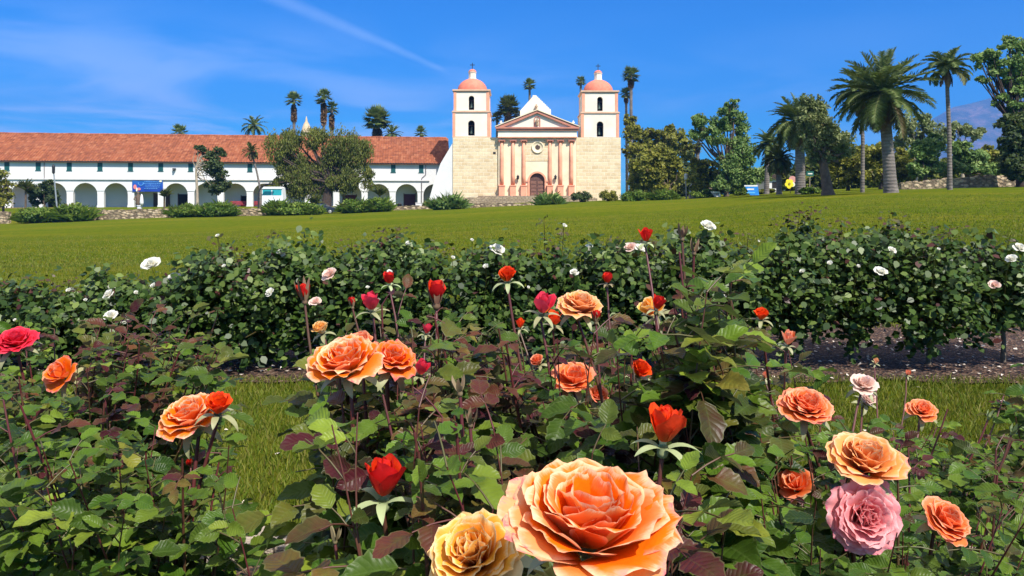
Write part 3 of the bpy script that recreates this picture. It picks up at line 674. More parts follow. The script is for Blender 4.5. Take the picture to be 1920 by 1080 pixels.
# ------------------------------------------------------------------ leaves, trees, palms
def unit(v): return v / (np.linalg.norm(v, axis=-1, keepdims=True) + 1e-9)
def place(tpl, base, dirn, nrm, L, Wd=None):
    """tpl (k,3) leaf in (side, along, up); one copy per base point"""
    dirn = unit(dirn); side = unit(np.cross(dirn, nrm)); up = np.cross(side, dirn)
    Wd = L if Wd is None else Wd
    return base[:, None] + (tpl[None, :, 0:1] * Wd[:, None, None]) * side[:, None] + L[:, None, None] * (tpl[None, :, 1:2] * dirn[:, None] + tpl[None, :, 2:3] * up[:, None])
KITE = np.array([(0, 0, 0), (.42, .45, .08), (0, 1, -.06), (-.42, .45, .08)])
def leaf_cloud(mb, pts, size, droop=0.0, out=None, brown=0.0, narrow=1.0, seed=0, shade=None):
    n = len(pts); g = np.random.default_rng(seed + n)
    d = unit(g.normal(size=(n, 3))); d[:, 2] -= droop * 2.2; d = unit(d)
    nr = unit(g.normal(size=(n, 3)) * .75 + np.array([0.25, -.55, .85]) + (0 if out is None else out * .9))
    L = size * (.6 + .8 * g.random(n))
    v = place(KITE, pts - d * L[:, None] * .5, d, nr, L, L * narrow)
    c = np.zeros((n, 4, 4)); c[..., 2] = (np.clip(g.normal(.5, .22, n) + (0 if shade is None else shade), 0, 1))[:, None]; c[..., 3] = (g.random(n) < brown)[:, None] * .8
    i = np.arange(n)[:, None] * 4; mb.add(v.reshape(-1, 3), i + np.array([[0, 1, 2, 3]]), c.reshape(-1, 4))
def tree(name, label, cat, base, d, blobs, mat_, bark, size=.35, n=5000, tr=.25, droop=0., narrow=.8, group=None, seed=0, sub=.34, lean=0, depth=.8, limbs=True, brown=.02, trunk=None, nsub=26, dens=None):
    """base: pixel column of the trunk foot; blobs: (px, py, rx, ry) outlines of the crown's masses, d metres away"""
    g = np.random.default_rng(seed + 11); B = G(base, d)
    o = thing(name, label, cat, B, group); s = d / F
    bl = [(at(x, y, d + g.uniform(-.5, .5) * rx * s * depth), rx * s, ry * s) for x, y, rx, ry in blobs]
    area = np.array([a * b for _, a, b in bl]); cnt = np.maximum((n * 1.5 * area / area.sum()).astype(int), 60)
    lv = MB(); tips = []
    for (c, rx, ry), k in zip(bl, cnt):
        m_ = max(7, int(nsub * (rx * ry / area.mean()) ** .5))
        q = unit(g.normal(size=(m_, 3))) * (g.random(m_) ** .40)[:, None]
        ctr = c + q * np.array([rx, rx * depth, ry]) * .86
        tips += [ctr[i] for i in range(min(4, m_))]
        wgt = g.random(m_) ** 1.2 + .25; which = g.choice(m_, k, p=wgt / wgt.sum())
        rad = min(rx, ry) * sub * (.55 + .9 * g.random(m_))
        off = unit(g.normal(size=(k, 3))) * (g.random(k) ** .55)[:, None] * rad[which][:, None] * np.array([1.2, 1.0, .75 + droop])
        off[:, 2] -= droop * rad[which] * .6
        shade = (g.normal(0, .16, m_))[which]
        leaf_cloud(lv, ctr[which] + off, size, droop, unit(q[which] + .01), brown, narrow, seed, shade)
    lv.build('crown', mat_, o)
    tk = MB(); top = np.mean([c for c, _, _ in bl], axis=0)
    if trunk is None: trunk = [B - [0, 0, .3], B + (top - B) * [.25, .2, .45] + [lean * .5, 0, 0], top + [0, 0, -.2 * (top[2] - B[2])]]
    P = np.array(trunk, float); tt_ = np.linspace(0, len(P) - 1, 9); P = np.column_stack([np.interp(tt_, np.arange(len(P)), P[:, k]) for k in range(3)])
    P += g.normal(0, tr * .25, P.shape) * np.linspace(0, 1, 9)[:, None]
    tk.tube(P, np.linspace(tr * 1.15, tr * .45, 9) * np.concatenate([[1.35], np.ones(8)]), 9)
    if limbs:
        for tip in tips:
            st = P[min(8, max(3, int(4 + g.random() * 4)))]; md = (st + tip) / 2 + g.normal(0, .3, 3) + [0, 0, -.1 * np.linalg.norm(tip - st)]
            tk.tube([st, md, tip], [tr * .38, tr * .25, tr * .08], 5)
    tk.build('trunk', bark, o, True); return o
def palm_curve(az, el0, L, droop, n=12):
    el = el0 - droop * np.linspace(0, 1, n) ** 1.35
    st = np.column_stack([np.cos(el) * math.cos(az), np.cos(el) * math.sin(az), np.sin(el)]) * L / (n - 1)
    return np.concatenate([[np.zeros(3)], np.cumsum(st[:-1], 0)])
def trunk_tube(o, pts, r0, r1, mt, flare=1.35):
    P = np.array(pts, float); tt_ = np.linspace(0, len(P) - 1, 14); P = np.column_stack([np.interp(tt_, np.arange(len(P)), P[:, k]) for k in range(3)])
    rr = np.linspace(r0, r1, 14); rr[0] *= flare; rr[1] *= (1 + (flare - 1) * .35)
    mb = MB(); mb.tube(P, rr, 14); return mb.build('trunk', mt, o, True)
def feather_crown(o, C, L, nf, mt, name='crown', seed=0, el_hi=1.45, el_lo=-.5, droop=1.25, leaf=.16, wid=.05, nl=30, dead=0, vee=.35):
    g = np.random.default_rng(seed); mb = MB(); dd = MB()
    for k in range(nf + dead):
        isd = k >= nf
        f = (k + .5) / nf if not isd else 1.0
        az = k * 2.39996 + g.normal(0, .15); el = el_hi + (el_lo - el_hi) * f ** .8 + g.normal(0, .1)
        if isd: el = -1.15 + g.normal(0, .12)
        l = L * (.75 + .25 * math.sin(min(1, f + .3) * math.pi * .5)) * g.uniform(.88, 1.08) * (.7 if isd else 1)
        R_ = C + palm_curve(az, el, l, droop * g.uniform(.75, 1.2) * (.35 + .65 * max(0, math.cos(el)) if not isd else .3), 14)
        tgt = dd if isd else mb
        cc = (0, 0, .75, .35 if not isd else 1)
        tgt.tube(R_, np.linspace(.05, .012, 14) * L / 3.5, 4, cc)
        t_ = np.linspace(.10, .99, nl); idx = t_ * 13
        P = np.column_stack([np.interp(idx, np.arange(14), R_[:, q]) for q in range(3)]); T_ = unit(np.column_stack([np.interp(idx, np.arange(14), np.gradient(R_[:, q])) for q in range(3)]))
        up = np.array([0, 0, 1.]); sd = unit(np.cross(T_, up)); nv = np.cross(sd, T_)
        for s in (-1, 1):
            dr = sd * s * .85 + T_ * .6 + nv * vee * (1 - f * .9) + np.array([0, 0, -.28 * f]) + g.normal(0, .09, (nl, 3))
            ln = l * leaf * np.sin(np.pi * (.12 + .80 * t_)) * g.uniform(.85, 1.1, nl) * 1.35
            v = place(np.array([(-.5, 0, 0), (.5, 0, 0), (.32, .6, .0), (0, 1, -.14), (-.32, .6, 0)]), P, dr, nv + g.normal(0, .2, (nl, 3)), ln, np.full(nl, wid))
            c = np.zeros((nl, 5, 4)); c[..., 2] = np.clip(g.normal(.62 - .35 * f, .16, (nl, 1)), 0, 1); c[..., 3] = 1. if isd else np.clip(.75 * (f - .86) / .14 * g.random(), 0, 1)
            tgt.add(v.reshape(-1, 3), np.arange(nl * 5).reshape(nl, 5), c.reshape(-1, 4))
    a = mb.build(name, mt, o)
    if dead: dd.build('dead_fronds', mt, o)
    return a
def fan_crown(o, C, Rr, nf, mt, seed=0, skirt=0., el_lo=-.55, pet=.55, sr=.5):
    g = np.random.default_rng(seed); mb = MB(); sk = MB()
    def fan(tgt, p0, az, el, pl, r, A_, hang):
        d_ = np.array([math.cos(el) * math.cos(az), math.cos(el) * math.sin(az), math.sin(el)]); s_ = np.array([-math.sin(az), math.cos(az), 0]); n_ = np.cross(s_, d_)
        c0 = p0 + d_ * pl; tgt.tube([p0, p0 + d_ * pl * .5 + [0, 0, .03], c0], .03 * Rr, 4, (0, 0, .6, A_))
        th = np.linspace(-1.75, 1.75, 15) + g.normal(0, .04, 15)
        dr = np.cos(th)[:, None] * d_ + np.sin(th)[:, None] * s_ + n_ * .12 * np.cos(th)[:, None]
        dr[:, 2] -= hang * g.uniform(.5, 1.2, 15); ln = r * (.72 + .28 * np.cos(th)) * g.uniform(.85, 1.1, 15)
        v = place(np.array([(0, 0, 0), (.5, .55, .05), (.18, .85, -.03), (0, 1.05, -.22), (-.18, .85, -.03), (-.5, .55, .05)]), np.tile(c0, (15, 1)), dr, np.tile(n_, (15, 1)), ln, ln * .27)
        c = np.zeros((15, 6, 4)); c[..., 2] = np.clip(g.normal(.5, .2), 0, 1); c[..., 3] = A_
        tgt.add(v.reshape(-1, 3), np.arange(90).reshape(15, 6), c.reshape(-1, 4))
    for k in range(nf):
        f = (k + .5) / nf; fan(mb, C + [0, 0, g.uniform(-.12, .12) * Rr], k * 2.39996 + g.normal(0, .2), 1.4 + (el_lo - 1.4) * f ** .85, pet * Rr * g.uniform(.8, 1.1), Rr * .52 * g.uniform(.85, 1.1), .55 * max(0, f - .9) / .1, .15 + .35 * f)
    mb.build('crown', mt, o)
    if skirt:
        for k in range(int(38 + skirt * 14)):
            z = g.random() ** .8 * skirt; r_ = sr * (1 - .45 * z / skirt) * g.uniform(.5, 1.1)
            fan(sk, C + [0, 0, -z * .8 - .15 * Rr], k * 2.39996, -1.25 + g.normal(0, .12), r_ * .7, Rr * .45, 1., .5)
        sk.build('dead_fronds', mt, o)
def fan_palm(label, px, pyc, foot, d, Rpx, nf=26, skirt=0., tr=.28, seed=0, lean=0, mt='palm', group=None, sr=.9):
    s = d / F; B = G(foot, d); C = at(px, pyc, d); o = thing('fan_palm', label, 'palm tree', B, group)
    trunk_tube(o, [B - [0, 0, .3], B * .5 + C * .5 + [lean, 0, 0], C], tr * 1.2, tr, M['palmtrunk'])
    fan_crown(o, C, Rpx * s, nf, M[mt], seed, skirt, sr=sr); return o

BP = 'palms rising behind the mission roofs'
fan_palm('small palm crown just above the roof ridge, leftmost of all', 337, 250, 337, 175, 19, 22, 0, seed=1, group=BP)
o = thing('feather_palm', 'small palm with drooping fronds above the left roof', 'palm tree', G(475, 170), BP)
trunk_tube(o, [G(475, 170), at(476, 240, 170)], .3, .25, M['palmtrunk']); feather_crown(o, at(476, 236, 170), 3.3, 26, M['palm'], seed=5, wid=.16, nl=16, leaf=.2)
fan_palm('tall fan palm with a fat brown skirt, left of the skirted pair', 551, 188, 552, 165, 19, 26, 4.2, .3, 2, group=BP, sr=1.0)
fan_palm('tallest skirted fan palm beside the beige tower top', 607, 184, 613, 165, 20, 24, 5.5, .3, 3, group=BP, lean=-.3, sr=1.1)
fan_palm('shorter skirted fan palm leaning against the tallest skirted one', 622, 206, 622, 167, 17, 20, 4.0, .3, 4, group=BP, sr=1.0)
fan_palm('bushy fan palm with dense round crown above the right roof', 707, 226, 708, 162, 30, 60, 3.6, .35, 5, group=BP, sr=1.8)
o = thing('feather_palm', 'low palm crown tucked beside the bushy fan palm', 'palm tree', G(735, 168), BP)
trunk_tube(o, [G(735, 168), at(735, 254, 168)], .3, .25, M['palmtrunk']); feather_crown(o, at(735, 250, 168), 2.6, 22, M['palm'], seed=6, wid=.16, nl=14, leaf=.22)
fan_palm('small palm crown peeking over the roof near the left bell tower', 789, 249, 789, 178, 15, 20, 0, seed=7, group=BP)
fan_palm('small round palm crown beside the stepped white gable', 993, 160, 994, 205, 14, 34, 0, .3, 8, group=BP)
fan_palm('palm crown half hidden behind the right salmon dome', 1089, 153, 1090, 200, 12, 28, 0, .3, 9, group=BP)
fan_palm('tall slender fan palm standing beside the right bell tower', 1183, 142, 1184, 185, 19, 44, 2.0, .35, 10, group=BP, sr=1.0)
fan_palm('shorter slender palm between the right tower and the tall slender palm', 1174, 176, 1176, 187, 14, 30, 1.5, .3, 11, group=BP, sr=.9)
fan_palm('dense palm clump between left bell tower and pediment', 953, 203, 953, 190, 25, 62, 3.5, .4, 12, group=BP, mt='palm_olive', sr=1.8)
fan_palm('small palm crown left of the palm clump behind the church', 932, 222, 932, 192, 14, 26, 0, .3, 13, group=BP, mt='palm_olive')
fan_palm('palm crown touching the pediment, right of the palm clump', 968, 216, 968, 192, 13, 26, 0, .3, 14, group=BP, mt='palm_olive')

# curving small palm in front of the arcade
o = thing('feather_palm', 'small palm with curving thin trunk and hanging dead fronds before the arcade', 'palm tree', G(489, 124))
C = at(471, 284, 124)
trunk_tube(o, [G(489, 124), at(488, 355, 124), at(481, 320, 124), C], .17, .13, M['palmtrunk'])
feather_crown(o, C, 1.9, 20, M['palm_olive'], seed=8, wid=.13, nl=16, leaf=.22, dead=16)
# pepper tree and the others before the arcade
tree('pepper_tree', 'broad drooping pepper tree with dark trunk hiding part of the arcade', 'tree', 612, 124,
     [(522, 275, 26, 32), (552, 258, 30, 22), (597, 256, 30, 22), (640, 268, 36, 32), (676, 292, 28, 34), (632, 305, 40, 32), (545, 300, 30, 34), (560, 335, 34, 30), (590, 330, 30, 28), (572, 318, 32, 26), (655, 335, 30, 20), (688, 330, 15, 28), (528, 335, 10, 24), (555, 352, 22, 14), (515, 345, 12, 22), (645, 350, 20, 14), (620, 335, 22, 16)],
     M['lv_pepper'], M['darkbark'], .42, 26000, .75, .75, .42, seed=21, sub=.42, brown=.08, nsub=20,
     trunk=[G(610, 124) - [0, 0, .3], at(614, 365, 124), at(622, 345, 124), at(612, 318, 124), at(605, 290, 124)])
tree('street_tree', 'slim dark tree with bare pale trunk standing before the arcade', 'tree', 370, 122,
     [(377, 280, 13, 11), (392, 291, 14, 12), (412, 284, 13, 14), (402, 310, 20, 20), (413, 330, 17, 17), (403, 350, 22, 16), (420, 345, 14, 12)],
     M['lv_dark'], M['palebark'], .42, 3600, .22, .1, .8, seed=22, trunk=[G(371, 122) - [0, 0, .3], at(369, 350, 122), at(368, 310, 122), at(380, 288, 122)])
tree('olive_bush', 'grey green olive bush at the edge of the arcade beside the end wall', 'bush', 8, 116,
     [(2, 330, 14, 20), (12, 355, 16, 22), (0, 375, 24, 18), (-20, 350, 22, 40)], M['lv_olive'], M['bark'], .4, 2600, .2, .2, .7, seed=23)
tree('courtyard_bush', 'dark bush with white flowers between two arches behind the slanting lamp', 'bush', 85, 120,
     [(70, 358, 20, 14), (90, 352, 14, 16), (98, 368, 16, 16), (72, 375, 18, 12)], M['lv_dark'], M['bark'], .4, 1900, .15, .1, .9, seed=24)
# right of the church
RG = 'trees to the right of the church'
tree('domed_tree', 'round olive green tree standing beside the stone wall of the church', 'tree', 1262, 116,
     [(1215, 310, 36, 32), (1245, 300, 30, 30), (1262, 325, 28, 32), (1225, 340, 36, 20), (1200, 335, 24, 24)], M['lv_olive'], M['bark'], .5, 7000, .3, .15, .8, RG, 25, nsub=34)
tree('tall_shrub_tree', 'taller dark topped tree behind the round olive tree', 'tree', 1210, 150,
     [(1190, 245, 22, 22), (1225, 255, 32, 20), (1265, 260, 28, 22), (1290, 280, 20, 24), (1200, 280, 36, 26), (1250, 285, 40, 20), (1180, 225, 14, 12), (1255, 240, 16, 8)], M['lv_olive'], M['bark'], .6, 6500, .35, .1, .85, RG, 26, nsub=34)
tree('loquat_tree', 'open crowned bright green tree with sky showing through its leaves', 'tree', 1362, 104,
     [(1312, 226, 18, 14), (1330, 245, 26, 14), (1368, 206, 24, 14), (1355, 232, 24, 18), (1390, 232, 18, 22), (1345, 262, 30, 12), (1385, 268, 26, 22), (1398, 292, 24, 26), (1370, 305, 26, 26), (1385, 330, 30, 24), (1355, 345, 24, 16), (1415, 330, 24, 26), (1303, 250, 12, 16), (1376, 190, 12, 6)],
     M['lv_green'], M['bark'], .42, 15000, .3, .25, .6, RG, 27, sub=.42, nsub=17)
tree('brown_shrub_tree', 'low brownish green tree between the round tree and the bright open tree', 'tree', 1322, 108,
     [(1312, 310, 18, 22), (1335, 325, 20, 24), (1310, 340, 24, 20), (1345, 345, 14, 16)], M['lv_olive'], M['bark'], .45, 3200, .2, .1, .8, RG, 28, brown=.12)
tree('far_tree', 'dark tree filling the gap behind the open bright tree', 'tree', 1305, 130,
     [(1290, 310, 20, 34), (1300, 345, 26, 26), (1330, 360, 30, 14), (1420, 345, 26, 24), (1450, 340, 30, 22), (1400, 355, 30, 14)], M['lv_dark'], M['bark'], .5, 3800, .3, .1, .9, RG, 29, limbs=False)
fan_palm('small palm between the round tree and the bright open tree', 1308, 270, 1307, 122, 16, 26, .8, .3, 15, group=RG, mt='palm_olive', sr=.8)
# palms on the right lawn
PG = 'palms on the right lawn'
o = thing('feather_palm', 'largest palm with massive grey trunk and dense feathery crown', 'palm tree', G(1671, 60), PG)
C = at(1655, 168, 60)
trunk_tube(o, [G(1671, 60) - [0, 0, .2], at(1666, 300, 60), at(1661, 235, 60), C], .50, .36, M['palmtrunk'], 1.2)
feather_crown(o, C + [0, 0, -.2], 4.1, 58, M['palm'], seed=31, wid=.065, nl=46, leaf=.18, droop=.85, vee=.5, dead=24, el_lo=-.85)
o = thing('feather_palm', 'smaller palm with thin pale trunk behind the largest palm', 'palm tree', G(1617, 70), PG)
trunk_tube(o, [G(1617, 70) - [0, 0, .2], at(1618, 270, 70), at(1615, 180, 70)], .18, .15, M['palmtrunk'], 1.1)
feather_crown(o, at(1615, 172, 70), 3.0, 46, M['palm'], seed=32, wid=.085, nl=34, leaf=.18, dead=8)
o = thing('feather_palm', 'slender tall palm with thin trunk and small crown before the mountain', 'palm tree', G(1781, 68), PG)
C = at(1777, 128, 68)
trunk_tube(o, [G(1781, 68) - [0, 0, .2], at(1780, 250, 68), at(1776, 165, 68), C], .21, .13, M['palmtrunk'], 1.1)
feather_crown(o, C, 2.5, 24, M['palm'], seed=33, wid=.080, nl=40, leaf=.22, droop=1.7, dead=3, el_lo=-.1)
mb = MB(); mb.lathe([(.16, 0), (.24, .5), (.2, 1.1), (.1, 1.6)], C + [0, 0, -1.7], 10); mb.build('crownshaft', plain('crownshaft', (.28, .17, .11), .8, .3, 3), o, True)
o = thing('feather_palm', 'large palm with grey trunk behind the grey green tree', 'palm tree', G(1501, 82), PG)
C = at(1497, 235, 82)
trunk_tube(o, [G(1501, 82) - [0, 0, .2], at(1500, 290, 82), C], .52, .45, M['palmtrunk'], 1.2)
feather_crown(o, C + [0, 0, .3], 3.7, 70, M['palm'], seed=34, wid=.095, nl=34, leaf=.18, dead=16, el_lo=-.7)
o = thing('feather_palm', 'short palm with low arching crown above the white cottage', 'palm tree', G(1461, 86), PG)
C = at(1460, 300, 86)
trunk_tube(o, [G(1461, 86) - [0, 0, .2], C], .32, .28, M['palmtrunk'], 1.2)
feather_crown(o, C, 2.2, 60, M['palm_olive'], seed=35, wid=.095, nl=26, leaf=.2, dead=30, el_lo=-.6)
o = thing('feather_palm', 'dark palm crown in shade behind the short palm', 'palm tree', G(1437, 96), PG)
trunk_tube(o, [G(1437, 96) - [0, 0, .2], at(1440, 275, 96)], .32, .28, M['palmtrunk'], 1.2)
feather_crown(o, at(1442, 270, 96), 2.6, 44, M['palm'], seed=36, wid=.11, nl=22, leaf=.2, dead=8, el_lo=-.7)
tree('olive_tree', 'grey green tree with a leaning dark trunk between two palms', 'tree', 1553, 66,
     [(1515, 200, 20, 20), (1532, 205, 22, 26), (1516, 235, 26, 24), (1548, 245, 34, 30), (1575, 262, 26, 26), (1545, 280, 30, 24), (1525, 270, 20, 20), (1585, 285, 18, 14), (1530, 300, 14, 10)],
     M['lv_grey'], M['bark'], .30, 9500, .42, .2, .6, RG, 37, sub=.40, nsub=30,
     trunk=[G(1553, 66) - [0, 0, .2], at(1547, 325, 66), at(1540, 295, 66), at(1545, 260, 66)])
# tree belt beyond the right lawn
BG = 'trees beyond the right lawn'
belt = [
 ('rounded olive green tree left of the largest palm', 1590, 92, [(1575, 310, 26, 24), (1600, 295, 26, 28), (1610, 320, 30, 24), (1580, 335, 26, 14)], 'lv_olive', 4200),
 ('yellow green bushy tree behind the massive palm trunk', 1650, 88, [(1640, 290, 24, 26), (1640, 320, 28, 22), (1690, 300, 22, 26), (1700, 320, 28, 18)], 'lv_olive', 4600),
 ('tall airy eucalyptus between the massive palm and slender palm', 1718, 110, [(1700, 235, 22, 22), (1728, 222, 24, 16), (1745, 240, 26, 18), (1715, 262, 26, 18), (1690, 262, 18, 20)], 'lv_grey', 3600),
 ('bushy tree left of the slender palm trunk', 1735, 84, [(1730, 280, 28, 24), (1745, 305, 30, 22), (1720, 320, 24, 14), (1755, 270, 18, 22)], 'lv_green', 4200),
 ('low spreading tree right of the slender palm trunk', 1810, 86, [(1800, 285, 26, 22), (1830, 300, 26, 20), (1800, 315, 34, 16), (1850, 318, 26, 14)], 'lv_green', 4600),
 ('pale branched eucalyptus in front of the mountain', 1805, 104, [(1795, 240, 26, 14), (1820, 252, 26, 12), (1775, 250, 18, 16), (1836, 246, 12, 8)], 'lv_grey', 2300),
 ('small dark tree under the mountain slope', 1862, 96, [(1850, 290, 18, 18), (1872, 300, 22, 22), (1862, 322, 22, 14)], 'lv_olive', 2600)]
for i, (lab, px, d, bl, mt, n) in enumerate(belt):
    tree('eucalyptus' if 'eucalyptus' in lab else 'bushy_tree', lab, 'tree', px, d, bl, M[mt], M['palebark' if 'eucalyptus' in lab else 'bark'], .42, n, .22, .1, .75, BG, 40 + i, sub=.42, nsub=22)
tree('tall_tree', 'tall airy dark tree towering over the rubble wall at the edge', 'tree', 1915, 78,
     [(1890, 85, 22, 18), (1858, 105, 24, 16), (1835, 115, 14, 20), (1910, 115, 26, 26), (1875, 130, 26, 18), (1845, 150, 20, 10), (1900, 160, 30, 24), (1925, 90, 24, 26), (1935, 150, 30, 40), (1880, 190, 22, 14), (1905, 200, 26, 20)],
     M['lv_green'], M['darkbark'], .34, 7600, .35, .15, .8, BG, 51, sub=.40, nsub=17)
tree('shade_tree', 'dense dark tree over the rubble wall below the tall airy one', 'tree', 1935, 76,
     [(1890, 235, 22, 22), (1915, 235, 26, 30), (1900, 270, 28, 26), (1925, 285, 34, 34), (1890, 305, 28, 22), (1910, 325, 30, 14)], M['lv_dark'], M['darkbark'], .40, 5600, .4, .1, .85, BG, 52, nsub=30)
# a dark thicket behind everything on the right, read as one mass
mb = MB(); g = np.random.default_rng(3)
n = 26000; px = 1180 + 820 * g.random(n); top = np.interp(px, [1180, 1290, 1420, 1500, 1600, 1700, 1860, 1920, 2000], [300, 322, 318, 300, 290, 290, 306, 290, 280]) + 10 * np.sin(px * .09) + 7 * np.sin(px * .23)
bot = np.interp(px, [1180, 1500, 1920], [372, 356, 342]); f = g.random(n) ** .8; d = np.interp(px, [1180, 1450, 2000], [150, 128, 118]) + g.uniform(-4, 4, n)
leaf_cloud(mb, np.column_stack([(px - 960) / F * d, d, CZ + (HZ - (bot + (top - bot) * f)) / F * d]), .8, .1, None, .02, .9, 5, .12 * np.sin(px * .13))
tag(mb.build('thicket', M['lv_pepper']), 'dark green thicket filling the gaps behind the palms and trees', 'thicket', kind='stuff')

# ------------------------------------------------------------------ low planting along the lawn
def strap_clump(mb, c, r, h, n, g, wid=.09):
    az = g.random(n) * 6.283; el = g.uniform(.45, 1.35, n); L = h * g.uniform(.7, 1.25, n)
    b = c + np.column_stack([g.normal(0, r * .35, n), g.normal(0, r * .3, n), g.uniform(0, h * .2, n)])
    d = np.column_stack([np.cos(el) * np.cos(az), np.cos(el) * np.sin(az), np.sin(el)])
    v = place(np.array([(-.5, 0, 0), (.5, 0, 0), (.45, .55, .0), (.0, 1, -.28), (-.45, .55, .0)]), b, d, np.tile([0, -.3, 1.], (n, 1)) + g.normal(0, .2, (n, 3)), L, np.full(n, wid))
    cc = np.zeros((n, 5, 4)); cc[..., 2] = np.clip(g.normal(.5, .25, (n, 1)), 0, 1); cc[..., 3] = (g.random((n, 1)) < .04) * .7
    mb.add(v.reshape(-1, 3), np.arange(n * 5).reshape(n, 5), cc.reshape(-1, 4))
def shrub(label, px, py, wpx, hpx, d, kind, mt, seed, name=None, n=None):
    g = np.random.default_rng(seed); s = d / F; b = at(px, py, d); b[2] = min(b[2], float(gz(b[0], d)) + .02) if abs(b[2] - float(gz(b[0], d))) < .6 else float(gz(b[0], d))
    h = .82 * (at(px, py - hpx, d)[2] - b[2]); w_ = wpx * s
    o = thing(name or ('strap_leaf_shrub' if kind == 'strap' else 'rounded_shrub'), label, 'shrub', b, 'shrubs along the lawn edge'); mb = MB()
    if kind == 'strap':
        k = max(3, int(wpx / 9))
        for i in range(k):
            f = (i + .5) / k - .5
            strap_clump(mb, b + [f * w_ * .8 + g.normal(0, .1), g.uniform(-.5, .5), 0], .5, h * g.uniform(.75, 1.05) * (1 - .5 * abs(f)), 110, g, .16)
    q = unit(g.normal(size=(14, 3))); ctr = b + [0, 0, h * .45] + q * np.array([w_ * .36, w_ * .25, h * .32]); N = n or int(700 + wpx * 22)
    wh = g.integers(0, 14, N); pts = ctr[wh] + unit(g.normal(size=(N, 3))) * (g.random(N) ** .5)[:, None] * np.array([w_ * .17, w_ * .14, h * .26])
    pts[:, 2] = np.maximum(pts[:, 2], b[2] + .05)
    leaf_cloud(mb, pts, .30 if kind != 'strap' else .36, 0, unit(q[wh]), .03, .7, seed, g.normal(0, .18, 14)[wh])
    mb.build('foliage', M[mt], o)
    st = MB()
    for i in range(5): st.tube([b + [g.normal(0, .15), 0, -.1], ctr[i]], [.05, .02], 5)
    st.build('stem', M['bark'], o); return o
SH = [
 ('broad strap leaved shrub at foot of the slanting lamp', 70, 417, 80, 36, 110.5, 'strap', 'lv_bright'), ('bushy shrub on the right of the lamp foot, touching the long tan wall', 138, 415, 68, 44, 110, 'strap', 'lv_bright'),
 ('leafy shrub overlapping the end of the long tan wall', 348, 409, 60, 36, 110.5, 'strap', 'lv_bright'), ('leafy shrub under the slim dark tree', 408, 407, 74, 36, 110, 'strap', 'lv_bright'),
 ('strap leaved shrub in front of the white van', 516, 403, 36, 40, 110.5, 'strap', 'lv_bright'), ('low wide shrub hiding the car bonnet', 560, 404, 92, 30, 110, 'strap', 'lv_bright'),
 ('dense shrub right of the parked car', 664, 400, 60, 34, 110.5, 'strap', 'lv_bright'), ('rough shrub below the two right hand arches', 708, 398, 54, 34, 111, 'strap', 'lv_bright'),
 ('small yellow green bush beside the dark red arcade door', 800, 388, 26, 12, 117, 'round', 'lv_olive'), ('large glossy shrub at foot of the white buttress', 841, 395, 70, 38, 107, 'strap', 'lv_green'),
 ('spiky shrub on the lawn edge below the church door', 1031, 388, 48, 34, 106, 'strap', 'lv_green'), ('neat rounded shrub under the last pink column', 1090, 377, 40, 24, 118, 'round', 'lv_dark'),
 ('brown green shrub at the right corner of the church', 1142, 374, 38, 24, 116, 'round', 'lv_olive'), ('spreading shrub below the church corner tower', 1192, 381, 62, 32, 108, 'round', 'lv_bright'),
 ('leafy shrub at foot of the round olive tree', 1245, 377, 56, 26, 107, 'strap', 'lv_bright'), ('low shrub beside the pale stone statue', 1322, 371, 60, 20, 106, 'round', 'lv_bright'),
 ('small bush behind the blue leaning sign', 1385, 366, 40, 18, 108, 'round', 'lv_bright'), ('low green bush at foot of the grey palm trunk', 1520, 363, 42, 14, 78, 'round', 'lv_bright'),
 ('low growth between blue sign and yellow flower sign', 1440, 364, 44, 12, 98, 'round', 'lv_olive')]
for i, q in enumerate(SH): shrub(*q, 60 + i)
def yucca(label, px, py, hpx, d, seed, rpx=18):
    B = G(px, d); s = d / F; C = at(px, py - hpx, d); o = thing('yucca', label, 'yucca', B, 'spiky yuccas before the arcade'); g = np.random.default_rng(seed)
    tk = MB(); mb = MB(); tk.tube([B - [0, 0, .1], C], [.16, .12], 7)
    for k in range(2): strap_clump(mb, C + [g.normal(0, .2), 0, -.25 * k], .3, rpx * s, 70, g, .15)
    mb.build('foliage', M['palm_olive'], o); tk.build('trunk', M['bark'], o)
yucca('yucca with drooping rosette left of the slanting lamp', 48, 392, 36, 118, 1); yucca('yucca with spiky head in front of the third arch from the church', 712, 384, 20, 116, 2, 14)
yucca('short yucca beside the banner door', 308, 388, 22, 124, 3, 12)
yucca('yucca rising from the shrub beside the car', 592, 392, 12, 113, 4, 14)

# ------------------------------------------------------------------ street things
def Gd(px, d, dz=0): q = G(px, d); q[2] += dz; return q
# slanting street lamp
b = Gd(109, 114); tp = at(101, 326, 114); o = thing('street_lamp', 'grey street lamp leaning in front of the arcade', 'street lamp', b)
mb = MB(); mb.tube([b, tp], [.13, .09], 8); mb.build('pole', plain('lamp_grey', (.22, .25, .27), .5, .2, 3), o)
mb = MB(); mb.lathe([(.08, 0), (.20, .15), (.22, 1.1), (.14, 1.3), (.04, 1.4)], tp + [-.05, 0, 0], 8); mb.build('lamp_head', M['iron'], o)
# arm lamp over the van
b = Gd(484, 118); o = thing('street_lamp', 'dark curved arm street lamp reaching over the white van', 'street lamp', b)
mb = MB(); mb.tube([b, at(485, 362, 118), at(489, 351, 118), at(497, 347, 118), at(512, 345.5, 118)], [.12, .10, .09, .08, .07], 8); mb.build('pole', M['iron'], o)
mb = MB(); mb.bar(at(507, 345.2, 118), 1.5, .3, .16); mb.build('lamp_head', M['iron'], o)
